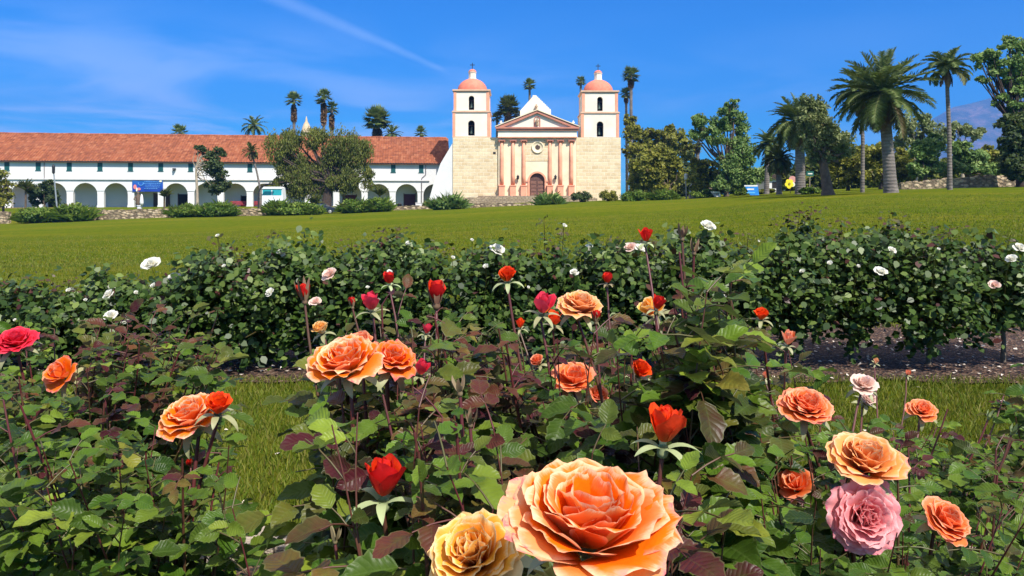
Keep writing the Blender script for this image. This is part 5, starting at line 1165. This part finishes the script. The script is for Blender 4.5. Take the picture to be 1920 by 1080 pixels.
class Bush:
    def __init__(s, label, X, Y, burg=.2, seed=0, cat='rose bush', grp='rose bushes of the near bed', shade=0., lsize=1.):
        s.o = thing('rose_bush', label, cat, (X, Y, 0.0), grp); s.X, s.Y, s.burg, s.g = X, Y, burg, np.random.default_rng(seed + 500)
        s.st = MB(); s.canes = []; s.pets = []; s.K = []; s.P, s.D, s.N, s.L, s.C = [], [], [], [], []; s.shade = shade; s.ls = lsize
    def leaflet(s, p, d, n, L, burg, rnd): s.P.append(p); s.D.append(d); s.N.append(n); s.L.append(L); s.C.append((rnd, burg)); s.K.append(len(s.pets) - 1)
    def compound(s, p, az, el, size, burg, rnd, nl=5):
        g = s.g; d = np.array([math.cos(el) * math.cos(az), math.cos(el) * math.sin(az), math.sin(el)]); pl = size * g.uniform(.9, 1.3)
        q = [p, p + d * pl * .5, p + d * pl * .95 + [0, 0, -.06 * pl], p + d * pl * 1.45 + [0, 0, -.22 * pl]]
        s.pets.append((np.array(q), .25 + .7 * burg, len(s.canes) - 1))
        sd = np.array([-math.sin(az), math.cos(az), 0]); up = np.array([0.06, -.38, 1.]) + g.normal(0, .30, 3)
        s.leaflet(q[3], d + [0, 0, -.35] + g.normal(0, .15, 3), up + d * .35, size * g.uniform(.95, 1.25), burg, rnd)
        for j, kk in ((2, .92), (1, .78))[: (nl - 1) // 2]:
            for sg in (-1, 1): s.leaflet(q[j], sd * sg + d * .45 + [0, 0, -.22] + g.normal(0, .15, 3), up + sd * sg * .3 + g.normal(0, .15, 3), size * kk * g.uniform(.85, 1.1), burg, np.clip(rnd + g.normal(0, .08), 0, 1))
    def cane(s, top, r=.0042, leaves=9, lo=.3, hi=.97, burg=None, size=.052, base=None, tipburg=.6, wob=.035, nl=None, tipr=.75, tip=False):
        g = s.g; top = np.array(top, float)
        b = np.array([s.X + g.normal(0, .07), s.Y + g.normal(0, .06), 0.]) if base is None else np.array(base, float)
        m1 = b + (top - b) * np.array([.30, .30, .38]) + np.append(g.normal(0, wob, 2), 0); m2 = b + (top - b) * np.array([.75, .75, .74]) + np.append(g.normal(0, wob, 2), 0)
        tt_ = np.linspace(0, 1, 16)[:, None]; C = (1 - tt_) ** 3 * b + 3 * (1 - tt_) ** 2 * tt_ * m1 + 3 * (1 - tt_) * tt_ ** 2 * m2 + tt_ ** 3 * top
        C += np.cumsum(g.normal(0, .0022, C.shape), 0) * (1 - tt_) * tt_ * 4
        col = np.zeros((16, 4)); col[:, 3] = np.clip(np.linspace(.15, .95, 16) + g.normal(0, .12), 0, 1)
        s.canes.append((C, np.linspace(r * 1.5, r * tipr, 16), col, tip))
        az = g.random() * 6.28; bu = s.burg if burg is None else burg
        for k in range(leaves):
            f = lo + (hi - lo) * (k + g.uniform(.1, .9)) / leaves; q = f * 15; i = min(14, int(q)); p = C[i] + (C[i + 1] - C[i]) * (q - i); az += 2.39996 + g.normal(0, .3)
            bl = bu * max(0, (f - .45) / .55) ** 1.3 * 1.6 * g.uniform(.0, 1.0) ** 2.2 + (tipburg * g.uniform(.4, 1.) if (f > .86 and g.random() < .30) else 0)
            sz = 1.16 * size * s.ls * (1.05 - .35 * f ** 3) * g.uniform(.8, 1.2)
            s.compound(p, az, g.uniform(.0, .75), sz, float(np.clip(bl, 0, 1)), float(np.clip(g.normal(.48 + s.shade + .18 * (f - .5), .20), 0, 1)), (nl or (5 if g.random() < .75 else 3)))
        if tip:
            for k in range(3): s.compound(C[-1 - k], g.random() * 6.28, g.uniform(.1, 1.1), size * s.ls * g.uniform(.55, .9), float(np.clip(bu * .9 * g.random() ** 2 + tipburg * (g.random() < .35), 0, 1)), float(np.clip(g.normal(.55, .2), 0, 1)), 3)
    def fill(s, n, pxr, pyr, dr, **kw):
        for _ in range(int(n * 1.5)):
            d = s.g.uniform(*dr); s.cane(at(s.g.uniform(*pxr), s.g.uniform(*pyr), d), **{**dict(r=.0028, tipr=.28, tip=True), **kw})
    def bloom(s, kind, px, py, wpx, D, form='open', tilt=(0, .6), label=None, n=None, res=None, stem=True, opn=None, leaves=9, seed=None, burg=.35, size=.054, amp=.035, slo=.35, shi=.86, clear=1.0, name=None, sl=.9):
        d = D * F / wpx; P = at(px, py, d); ax = np.array([math.sin(tilt[0]) , -math.sin(tilt[1]), math.cos(tilt[1])]); sd = int(seed if seed is not None else px * 7 + py)
        g = np.random.default_rng(sd)
        if form == 'open':
            mb = bloom_mesh(P, ax, D, n or 32, 1.0 if opn is None else opn, res or (9, 10), sd, amp, ctr=.34 if wpx > 200 else (.24 if kind.startswith('orange') else .16)); hipat = P - unit(ax) * D * .10; nm = 'rose_bloom'; cD = min(D, .06); refl = 1.0
        elif form == 'half':
            mb = bloom_mesh(P - unit(ax) * D * .35, ax, D, n or 20, .50 if opn is None else opn, res or (7, 8), sd, amp, inner=1.0); hipat = P - unit(ax) * D * .50; nm = 'rose_bloom'; cD = D * .8; refl = .95
        else:
            mb = bud_mesh(P - unit(ax) * D * .05, ax, D * .86, sd, 0. if opn is None else opn, res or (6, 8), n or 12); hipat = P - unit(ax) * D * .52; nm = 'rosebud'; cD = D * (1.0 if form == 'bud' else 1.25); refl = .9 if form == 'bud' else .05
        if form == 'closed' and kind == 'calyx': mb = None
        ob = None
        if mb is not None:
            ob = mb.build(name or nm, RM[kind], s.o, True)
            if label: ob['label'] = label
        cm = calyx_mesh(hipat, ax, cD, sd, refl, burg, sl)
        cm.build('calyx', M['calyx'], ob if ob is not None else s.o, True)
        if clear: DISCS.append((px, py, wpx * .56 * clear, wpx * (.56 if form != 'open' else .5) * clear, d))
        SUNNY.append((P, D * .58))
        if stem:
            tp = hipat - unit(ax) * cD * .3
            s.cane(tp, r=max(.0022, min(.0042, .035 * cD + .002)), leaves=leaves, lo=slo, hi=shi, size=size, wob=.03)
    def finish(s):
        o = s.o
        P = np.array(s.P); D_ = np.array(s.D); N = np.array(s.N); L = np.array(s.L); C = np.array(s.C)
        mid = P + unit(D_) * L[:, None] * .5; pj = proj(mid); keep = (mid[:, 1] > .50) & (P[:, 2] > .03)
        for x0, y0, x1, y1 in OPEN:
            cx_, cy_ = (x0 + x1) / 2, (y0 + y1) / 2
            rr = ((pj[:, 0] - cx_) / ((x1 - x0) / 2)) ** 2 + ((pj[:, 1] - cy_) / ((y1 - y0) / 2)) ** 2
            keep &= ~((rr < 1.0) & (s.g.random(len(P)) > .16))
        for px, py, rx, ry, d in DISCS:
            ext = L * F / np.maximum(mid[:, 1], .3) * .42
            dd = ((pj[:, 0] - px) / (rx + ext)) ** 2 + ((pj[:, 1] - py) / (ry + ext)) ** 2
            keep &= ~((dd < 1.0) & (mid[:, 1] < d + .015))
        sv = np.array(sunv)
        for p0, r_ in SUNNY:
            q = mid - p0; tt_ = q @ sv; keep &= ~((tt_ > .01) & (tt_ < .45) & (np.linalg.norm(q - tt_[:, None] * sv, axis=1) < r_ + L * .3) & (s.g.random(len(P)) < .85))
        def dense(C_, k): x_ = np.linspace(0, len(C_) - 1, k); return np.column_stack([np.interp(x_, np.arange(len(C_)), C_[:, i]) for i in range(3)])
        okc = []
        for C_, rad, col, fill in s.canes:
            Cd = dense(C_, 70); q = proj(Cd); hit = False
            if fill:
                for px, py, rx, ry, dd_ in DISCS: hit |= bool((((((q[:, 0] - px) / rx) ** 2 + ((q[:, 1] - py) / ry) ** 2) < 1.0) & (Cd[:, 1] < dd_ + .01)).any())
                for x0, y0, x1, y1 in OPEN: hit |= bool(((q[-20:, 0] > x0) & (q[-20:, 0] < x1) & (q[-20:, 1] > y0) & (q[-20:, 1] < y1)).all())
            okc.append(not hit)
            if not hit:
                s.st.tube(C_, rad, 7, col, cap=False)
                for _ in range(5):
                    i = s.g.integers(3, 13); a_ = s.g.random() * 6.28; dd_ = np.array([math.cos(a_), math.sin(a_), -.25]); s.st.tube([C_[i], C_[i] + dd_ * .0075], [.0016, .0002], 3, (0, 0, .5, .8), cap=False)
        K = np.array(s.K); keep &= np.array([okc[s.pets[k][2]] for k in K]); has = set(K[keep].tolist())
        for k, (q, cc, ci) in enumerate(s.pets):
            if not (k in has and okc[ci]): continue
            Qd = dense(q, 10); pq = proj(Qd)
            if any((((((pq[:, 0] - px) / rx) ** 2 + ((pq[:, 1] - py) / ry) ** 2) < 1.0) & (Qd[:, 1] < dd_ + .01)).any() for px, py, rx, ry, dd_ in DISCS): continue
            s.st.tube(q, [.0013, .0011, .0010, .0008], 4, (0, 0, .5, cc), cap=False)
        s.st.build('stem', M['cane'], o, True)
        P, D_, N, L, C = P[keep], D_[keep], N[keep], L[keep], C[keep]
        mb = MB(); ti = s.g.integers(0, len(LT), len(P))
        for k in range(len(LT)):
            q = np.where(ti == k)[0]
            if not len(q): continue
            v = place(LT[k][0], P[q], D_[q], N[q], L[q], L[q] * s.g.uniform(.9, 1.15, len(q)))
            c = np.zeros((len(q), NLV, 4)); c[..., 0] = LUV[None, :, 0]; c[..., 1] = LUV[None, :, 1]; c[..., 2] = C[q, 0, None]; c[..., 3] = C[q, 1, None]
            i, j = np.meshgrid(np.arange(10), np.arange(4), indexing='ij'); f = np.stack([i * 5 + j, i * 5 + j + 1, (i + 1) * 5 + j + 1, (i + 1) * 5 + j], -1).reshape(-1, 4)
            F_ = (np.arange(len(q))[:, None, None] * NLV + f[None]).reshape(-1, 4); mb.add(v.reshape(-1, 3), F_, c.reshape(-1, 4))
        mb.build('foliage', M['rose_leaf'], o, True)
NEAR = []
def nb(*a, **k): b = Bush(*a, **k); NEAR.append(b); return b

# centre front bush with the largest bloom
b = nb('front rose bush carrying the huge orange bloom with cream petal edges', .06, .80, .9, 1)
b.bloom('orange', 1103, 1010, 330, .125, tilt=(.05, .28), label='huge open orange rose with cream edged petals', n=30, res=(19, 20), amp=.035, opn=.86, seed=12, leaves=5, shi=.70)
b.bloom('yellow', 893, 1050, 182, .082, tilt=(-.30, .55), label='creamy yellow rose overlapped by the huge orange one', n=34, res=(11, 12), amp=.05, seed=5, leaves=4, shi=.7)
b.bloom('red', 720, 902, 76, .045, 'bud', tilt=(.05, .12), opn=.35, label='red rosebud with pale sepals folded back', res=(9, 11), n=14, leaves=7, burg=.0, sl=1.05)
b.bloom('scarlet', 1247, 803, 72, .045, 'bud', tilt=(.08, .12), opn=.22, label='scarlet half opened rosebud with curled sepals', res=(9, 11), n=16, leaves=6, burg=.1, sl=1.05)
b.bloom('calyx', 628, 1000, 24, .016, 'closed', tilt=(0, .1), label=None, leaves=4, burg=.6)
b.bloom('calyx', 884, 780, 26, .016, 'closed', tilt=(.1, .1), leaves=5, burg=.7); b.bloom('calyx', 860, 718, 30, .019, 'closed', tilt=(-.1, .1), leaves=5, burg=.7)
b.fill(9, (600, 960), (760, 960), (.72, 1.0), leaves=10, lo=.42, size=.050, tipburg=.7)
b.fill(8, (1230, 1400), (880, 1000), (.75, 1.05), leaves=9, lo=.45, size=.052)
b.fill(9, (640, 1300), (820, 960), (.95, 1.25), leaves=9, lo=.4, size=.050)
# centre middle bush with the paired orange roses
b = nb('middle rose bush bearing the pair of frilly orange roses edged pink', -.16, 1.28, .7, 2)
b.bloom('orange', 650, 690, 142, .112, tilt=(-.15, .42), label='wide orange rose with pink tinged frilled petals', n=26, res=(13, 14), amp=.05, opn=.92, seed=22)
b.bloom('orangepink', 733, 682, 100, .085, tilt=(.30, .35), label='orange pink rose leaning against the wide orange one', n=26, res=(11, 12), amp=.07, seed=23)
b.bloom('coral', 678, 630, 54, .048, 'half', tilt=(0, .25), label='coral half opened rose above the paired orange roses')
b.bloom('hot', 790, 692, 30, .032, 'bud', tilt=(.3, .3), opn=.3); b.bloom('red', 570, 548, 27, .028, 'closed', tilt=(-.05, .1), opn=.2, label='tall red bud opening from dark sepals', burg=.8, sl=1.5, leaves=7)
b.bloom('hot', 696, 568, 36, .038, 'bud', tilt=(-.1, .2), opn=.4, label='pink red opening bud'); b.bloom('red', 730, 523, 24, .028, 'bud', tilt=(0, .15), opn=.3, burg=.0)
b.bloom('red', 660, 566, 16, .018, 'closed', burg=.7, tilt=(-.1, 0)); b.bloom('red', 818, 548, 38, .042, 'closed', tilt=(0, .1), opn=.35, label='dark red bud still held by long sepals', burg=.85, leaves=8)
b.bloom('yellow', 598, 610, 40, .06, 'half', tilt=(-.3, .4)); b.bloom('hot', 800, 618, 20, .024, 'bud', tilt=(.2, .2), opn=.2)
b.fill(9, (740, 870), (590, 670), (1.15, 1.5), leaves=10, lo=.5, size=.042, burg=1.4, tipburg=1.)
b.fill(26, (560, 860), (615, 820), (1.05, 1.6), leaves=11, lo=.32, size=.058)
# centre right bush with scattered buds
b = nb('tall rose bush in the middle with many red buds on dark stems', .22, 1.42, 1.1, 3)
b.bloom('scarlet', 952, 508, 47, .048, 'half', tilt=(0, .25), opn=.42, label='tall orange red half opened bud standing over the lawn', n=20, leaves=8, burg=.1)
b.bloom('hot', 1018, 573, 40, .044, 'bud', tilt=(.1, .3), opn=.55, label='pink red opening bud beside the peach rose'); b.bloom('scarlet', 1040, 599, 28, .032, 'bud', tilt=(.1, .3), opn=.5)
b.bloom('scarlet', 975, 608, 19, .024, 'bud', tilt=(0, .2), opn=.3); b.bloom('peach', 1087, 580, 84, .098, tilt=(.12, .32), label='full peach yellow rose behind the stems', n=36, res=(10, 11), seed=77)
b.bloom('red', 1139, 523, 21, .027, 'bud', tilt=(0, .15), opn=.3, leaves=6, burg=.6); b.bloom('red', 1118, 592, 20, .022, 'closed', tilt=(0, .1), burg=.7)
b.bloom('coral', 1005, 672, 34, .05, 'half', tilt=(-.4, .5), leaves=3); b.bloom('coral', 1075, 715, 84, .095, tilt=(-.1, .5), label='faded coral rose sunk among dark leaves', n=20, leaves=3, clear=.5); b.bloom('coral', 1125, 735, 50, .07, 'half', tilt=(.3, .6), leaves=3, clear=.5)
b.bloom('scarlet', 1205, 687, 52, .07, 'half', tilt=(.3, .5), leaves=3, clear=.6)
b.fill(26, (870, 1230), (600, 830), (1.15, 1.75), leaves=11, lo=.3, size=.055)
b.fill(5, (1080, 1180), (610, 680), (1.0, 1.25), leaves=8, lo=.5, size=.055, burg=1.)
# right middle tall shoots
b = nb('tall rose bush with large leaves and closed dark buds above the hedge line', .36, 1.20, .45, 4)
b.bloom('red', 1211, 443, 27, .032, 'bud', tilt=(0, .15), opn=.35, label='highest red bud seen against the lawn', leaves=5, burg=.0)
b.bloom('calyx', 1279, 432, 24, .022, 'closed', tilt=(0, .05), leaves=8, burg=.8); b.bloom('calyx', 1303, 460, 22, .02, 'closed', tilt=(.1, .05), leaves=8, burg=.8)
b.bloom('yellow', 1218, 568, 62, .08, 'half', tilt=(-.5, .3), opn=.8, label='fading pale yellow rose losing its petals', n=9); b.bloom('red', 1234, 570, 28, .028, 'bud', tilt=(.2, .2), opn=.2, leaves=6)
b.fill(16, (1200, 1390), (500, 700), (1.0, 1.3), leaves=10, lo=.42, size=.058)
b.fill(10, (1220, 1420), (700, 880), (1.0, 1.4), leaves=10, lo=.35, size=.055)
# left bushes
b = nb('leafy rose bush at the left with an orange rose and scarlet bud together', -.62, 1.30, .15, 5)
b.bloom('orange', 362, 790, 122, .108, tilt=(-.2, .35), label='frilly orange rose behind a scarlet half opened rose', n=28, res=(10, 11), amp=.06, seed=41)
b.bloom('scarlet', 410, 748, 66, .056, 'half', tilt=(.15, .25), opn=.55, label='scarlet pink half opened rose with pointed petals', n=16, res=(10, 11), seed=44)
b.bloom('red', 355, 868, 14, .016, 'closed', burg=.9, leaves=3)
b.fill(30, (-60, 440), (800, 1000), (1.0, 1.5), leaves=12, lo=.3, size=.041, tipburg=.15)
b = nb('left rose bush with the hot pink rose and burgundy young shoots', -1.10, 1.90, .35, 6)
b.bloom('hot', 30, 646, 76, .094, tilt=(.1, .42), label='hot pink rose with golden centre', n=30, res=(10, 11), amp=.05, seed=51)
b.bloom('orangepink', 104, 694, 70, .090, 'half', tilt=(-.3, .9), opn=.9, label='loose orange rose drooping among burgundy shoots', n=14)
b.fill(30, (-60, 440), (640, 780), (1.6, 2.4), leaves=12, lo=.3, size=.050, tipburg=.25)
b.fill(9, (180, 330), (600, 680), (1.7, 2.1), leaves=10, lo=.52, size=.046, burg=1.3, tipburg=1.)
b.fill(5, (80, 150), (650, 700), (1.6, 1.9), leaves=9, lo=.55, size=.044, burg=1.3, tipburg=1.)
b.fill(16, (-60, 420), (830, 960), (1.4, 1.9), leaves=11, lo=.25, size=.048, tipburg=.1)
# right bushes
b = nb('right rose bush with the peach rose stacked over the pink rose', .56, 1.28, .12, 7)
b.bloom('peach', 1620, 874, 138, .108, tilt=(0, .42), label='peach rose standing just above the pink rose', n=30, res=(13, 14), opn=.9, seed=61)
b.bloom('pink', 1614, 966, 136, .104, tilt=(.05, 1.25), label='spotted pink rose facing outward below the peach rose', n=34, res=(13, 14), amp=.06, seed=62)
b.bloom('coral', 1768, 982, 98, .09, tilt=(.35, .55), label='coral rose with pointed petals low on its stem', n=26, res=(10, 11), seed=63)
b.bloom('coral', 1488, 900, 74, .085, 'half', tilt=(-.5, .55), opn=.85, label='coral rose partly behind a dark leaf', n=16, clear=.8)
b.fill(30, (1400, 1960), (880, 1060), (1.0, 1.5), leaves=12, lo=.3, size=.043, tipburg=.12)
b = nb('right rose bush with the round coral rose on a pale green stem', .72, 1.72, .10, 8)
b.bloom('coral', 1510, 769, 94, .094, tilt=(0, .45), label='round coral rose with many tight petals', n=40, res=(10, 11), seed=71)
b.bloom('coral', 1728, 772, 50, .075, tilt=(-.1, .6), n=24); b.bloom('blush', 1618, 724, 54, .085, tilt=(0, .5), n=18); b.bloom('blush', 1632, 744, 40, .07, 'half', tilt=(.3, .6))
b.bloom('scarlet', 1428, 583, 38, .042, 'half', tilt=(0, .25), opn=.5, label='scarlet half opened rose over the hedge', leaves=6, n=16); b.bloom('coral', 1478, 636, 28, .036, 'bud', opn=.45, tilt=(.1, .2), leaves=5)
b.bloom('coral', 1435, 704, 14, .02, 'bud', leaves=3); b.bloom('peach', 1642, 678, 12, .02, 'bud', leaves=3); b.bloom('coral', 1702, 700, 12, .02, 'bud', leaves=3)
b.bloom('calyx', 1857, 778, 14, .018, 'closed', leaves=3, burg=.05); b.bloom('calyx', 1902, 805, 18, .02, 'closed', leaves=3, burg=.0)
b.fill(26, (1420, 1960), (790, 900), (1.5, 2.1), leaves=12, lo=.25, size=.045, tipburg=.15)
b.fill(8, (1400, 1500), (640, 780), (1.5, 1.9), leaves=10, lo=.35, size=.052)
b = nb('rose bush at the right edge of the bed with green buds', 1.45, 2.05, .15, 9)
b.fill(14, (1870, 2020), (700, 900), (1.8, 2.3), leaves=12, lo=.25, size=.050)
b = nb('low rose bush filling the bed behind the middle bushes', .10, 2.15, .3, 10)
b.fill(40, (620, 1440), (620, 800), (1.8, 2.6), leaves=11, lo=.25, size=.050)
def canes(b, n, pxr, pyr, dr): b.fill(n, pxr, pyr, dr, leaves=4, lo=.62, hi=.98, size=.034, tipburg=1., burg=1.2, r=.0034, tipr=.45, wob=.02)
canes(NEAR[1], 8, (570, 850), (560, 690), (1.1, 1.5)); canes(NEAR[2], 9, (880, 1220), (560, 680), (1.2, 1.6)); canes(NEAR[3], 6, (1210, 1380), (470, 640), (1.0, 1.3))
canes(NEAR[4], 9, (0, 420), (740, 880), (1.1, 1.5)); canes(NEAR[5], 12, (0, 420), (590, 720), (1.6, 2.1)); canes(NEAR[6], 9, (1420, 1900), (820, 960), (1.1, 1.5)); canes(NEAR[7], 8, (1430, 1900), (740, 840), (1.5, 2.0)); canes(NEAR[0], 5, (640, 940), (740, 880), (.75, 1.0))
for b in NEAR: b.finish()

# ------------------------------------------------------------------ the hedge of white roses
HT = np.array([(0, 0, 0), (.30, .25, .07), (.34, .6, .06), (0, 1, -.08), (-.34, .6, .06), (-.30, .25, .07)])
def tophedge(px): return np.interp(px, [-100, 0, 130, 230, 300, 400, 520, 640, 740, 850, 950, 1050, 1150, 1250, 1340, 1430, 1500, 1560, 1650, 1750, 1850, 1920, 2050], [568, 568, 570, 560, 546, 512, 492, 492, 486, 498, 504, 504, 488, 490, 490, 488, 472, 458, 464, 468, 486, 492, 500])
HB = [(-50, 'white rose bush at the very end behind the hot pink rose'), (95, 'white rose bush behind the burgundy shoots with few flowers'), (235, 'white rose bush with a cluster of small cream flowers'), (370, 'low white rose bush beside the mown lawn with broad cream bloom'),
      (500, 'white rose bush with one thin bare shoot rising over the lawn'), (630, 'white rose bush with a round white bloom behind the red bud'), (765, 'white rose bush with tall dark shoots behind the paired orange roses'), (905, 'white rose bush bearing the broad white bloom behind the tall orange bud'),
      (1045, 'white rose bush behind the peach rose with a wispy bare shoot'), (1180, 'white rose bush with paired white blooms beside the highest red bud'), (1320, 'white rose bush with a single cream bloom held high over the lawn'), (1465, 'white rose bush with the tallest leafy shoot rising into the lawn view'),
      (1595, 'white rose bush with dark red young shoots and a white bloom'), (1740, 'white rose bush on a bare trunk with dark hollow beneath'), (1880, 'white rose bush at the outer end with papery white blooms')]
WB = [(285, 498, 32), (327, 523, 24), (213, 536, 17), (208, 594, 24), (238, 601, 20), (205, 553, 20), (619, 516, 27), (507, 549, 18), (527, 475, 15), (408, 443, 9), (592, 567, 20), (933, 471, 27), (848, 484, 10), (766, 457, 11), (885, 451, 8), (911, 501, 13), (1077, 512, 16), (1103, 469, 22), (1182, 465, 22), (1200, 466, 20),
      (1057, 424, 11), (1327, 426, 25), (1352, 560, 18), (1651, 511, 21), (1865, 536, 19), (1911, 466, 20), (1897, 486, 17), (1505, 510, 11), (1672, 470, 15), (1555, 495, 12), (130, 546, 13), (730, 513, 14), (160, 563, 8), (28, 601, 7), (1760, 468, 8), (420, 500, 9), (1085, 548, 8), (1422, 453, 6), (1610, 500, 9), (255, 550, 10), (288, 537, 12), (990, 540, 8), (690, 540, 9)]
SHOOTS = [(408, 446, 4), (508, 432, 4), (742, 424, 5), (722, 430, 4), (1020, 408, 4), (1057, 428, 4), (1108, 455, 3), (1330, 430, 4), (1500, 396, 9), (1522, 388, 7), (1480, 402, 6), (1568, 432, 7), (1668, 404, 6), (1690, 412, 4), (1748, 428, 4), (1782, 424, 6), (660, 450, 5), (830, 455, 4), (960, 452, 4), (1240, 470, 3), (1620, 440, 4), (130, 530, 4), (60, 530, 4), (1870, 470, 4)]
_g = np.random.default_rng(31)
for _ in range(80):
    _x = _g.uniform(-40, 1960); SHOOTS.append((_x, tophedge(_x) - _g.uniform(-6, 48), int(_g.integers(2, 8))))
for bi, (pc, lab) in enumerate(HB):
    g = np.random.default_rng(900 + bi); d = 6.42 + g.uniform(-.12, .12); X = (pc - 960) / F * d
    o = thing('white_rose_bush', lab, 'rose bush', (X, d, 0.), 'white rose bushes of the hedge row'); mb = MB(); st = MB()
    n = int(3900 * g.uniform(.8, 1.1)); gx = X + g.normal(0, .23, n); gy = d + g.normal(0, .24, n); ppx = 960 + F * gx / gy; ztop = CZ + (HZ - tophedge(ppx) + 4 + 13 * np.sin(ppx * .034 + 1.3) + 9 * np.sin(ppx * .11) + np.abs(g.normal(0, 13, n))) / F * gy
    f = g.random(n); lowz = np.interp(ppx, [0, 1150, 1400], [.03, .04, .13]) + np.interp(ppx, [0, 1150, 1400], [.10, .10, .22]) * np.abs(np.sin(ppx * .018 + bi)); z = lowz + (ztop - lowz) * f ** .85
    bulge = 1 - .35 * np.abs(f - .55); gy = d + (gy - d) * bulge
    shell = np.column_stack([gx, gy, z])
    # leaf clusters rather than even noise
    ctr = shell[g.integers(0, n, 110)]; wh = g.integers(0, 110, n); pts = np.where((g.random(n) < .74)[:, None], ctr[wh] + g.normal(0, .062, (n, 3)), shell)
    dr = unit(np.column_stack([g.normal(0, 1, n), g.normal(-.5, .8, n), g.normal(-.25, .55, n)])); nr = np.column_stack([g.normal(0, .5, n), g.normal(-.75, .45, n), g.normal(.75, .4, n)])
    L = .060 * g.uniform(.6, 1.25, n); v = place(HT, pts, dr, nr, L, L * 1.05)
    c = np.zeros((n, 6, 4)); c[..., 2] = np.clip(g.normal(.42, .24, n) + .12 * g.normal(0, 1, 110)[wh], 0, 1)[:, None]; c[..., 3] = (g.random(n) < .05 * (f > .7))[:, None] * .9
    mb.add(v.reshape(-1, 3), np.arange(n * 6).reshape(n, 6), c.reshape(-1, 4))
    # trunk and canes
    tr_ = MB(); tr_.tube([(X, d, -.02), (X + .01, d, .18), (X - .01, d, .36)], [.024, .018, .020], 8); tr_.build('trunk', M['oldcane'], o, True)
    for k in range(14):
        q = shell[g.integers(0, n)]; st.tube([(X, d, .33), ((X + q[0]) / 2, (d + q[1]) / 2, .33 + (q[2] - .33) * .4), q], [.008, .006, .003], 5, (0, 0, .5, .4), cap=False)
    for px, py, nl in SHOOTS:
        if min(range(len(HB)), key=lambda i: abs(HB[i][0] - px)) != bi: continue
        tp = at(px, py, d - .1); bs = np.array([tp[0] + g.normal(0, .03), d, tp[2] - g.uniform(.28, .38)])
        st.tube([(X, d, .33), bs, (bs + tp) / 2 + g.normal(0, .012, 3), tp], [.004, .0035, .003, .0018], 5, (0, 0, .5, .6), cap=False)
        m_ = nl * 9; f = g.random(m_) ** .8; pp = bs + (tp - bs) * f[:, None] + g.normal(0, .03 * (1 + nl * .12), (m_, 3)) * np.array([1.2, 1, .6]); a = g.random(m_) * 6.28
        L = .042 * g.uniform(.6, 1.3, m_); v = place(HT, pp, np.column_stack([np.cos(a), np.sin(a), g.normal(-.1, .4, m_)]), np.column_stack([g.normal(0, .4, m_), g.normal(-.5, .4, m_), np.ones(m_) * .8]), L, L)
        c = np.zeros((m_, 6, 4)); c[..., 2] = g.normal(.45, .2, (m_, 1)).clip(0, 1); c[..., 3] = np.clip(((1568 == px) * .9 + (f > .72) * .75)[:, None] * g.uniform(.4, 1.1, (m_, 1)), 0, 1); mb.add(v.reshape(-1, 3), np.arange(m_ * 6).reshape(m_, 6), c.reshape(-1, 4))
    mb.build('foliage', M['lv_hedge'], o, True); 
    for px, py, w_ in WB:
        if min(range(len(HB)), key=lambda i: abs(HB[i][0] - px)) != bi: continue
        dd = 5.74 if py > tophedge(px) - 12 else 6.22
        P = at(px, py, dd); Dm = 1.15 * w_ / F * dd
        ob = bloom_mesh(P, (g.normal(0, .3), -.65, .8), Dm, 14 if w_ > 14 else 9, .95 if w_ > 14 else .5, (5, 5), px, .05).build('rose_bloom', RM['blush' if px in (592, 619, 1865, 1182) else 'white'], o, True)
        st.tube([P - [0, 0, Dm * .15], P + [0, .06, -.10], (X, d, .36)], [.002, .0025, .003], 4, (0, 0, .5, .3), cap=False)
    st.build('stem', M['cane'], o, True)
# fallen petals and dry leaves on the mulch
g = np.random.default_rng(77); n = 900; mb = MB()
X = g.uniform(-6, 6, n); Y = np.where(g.random(n) < .93, g.uniform(5.75, 7.6, n), g.uniform(3.2, 5.7, n)); k = Y > 5.74
pts = np.column_stack([X, Y, .022 + .012 * g.random(n)]); a = g.random(n) * 6.28
v = place(KITE, pts, np.column_stack([np.cos(a), np.sin(a), g.normal(0, .15, n)]), np.column_stack([g.normal(0, .25, n), g.normal(0, .25, n), np.ones(n)]), .032 * g.uniform(.6, 1.4, n), .036 * g.uniform(.6, 1.4, n))
mb.add(v.reshape(-1, 3), np.arange(n * 4).reshape(n, 4)); tag(mb.build('fallen_petals', plain('fallen_petal', (.66, .58, .50), .8, .25, 20)), 'pale fallen rose petals scattered on the brown mulch', 'petals', kind='stuff')
for ob in bpy.data.objects:
    if 'org' in ob: del ob['org']
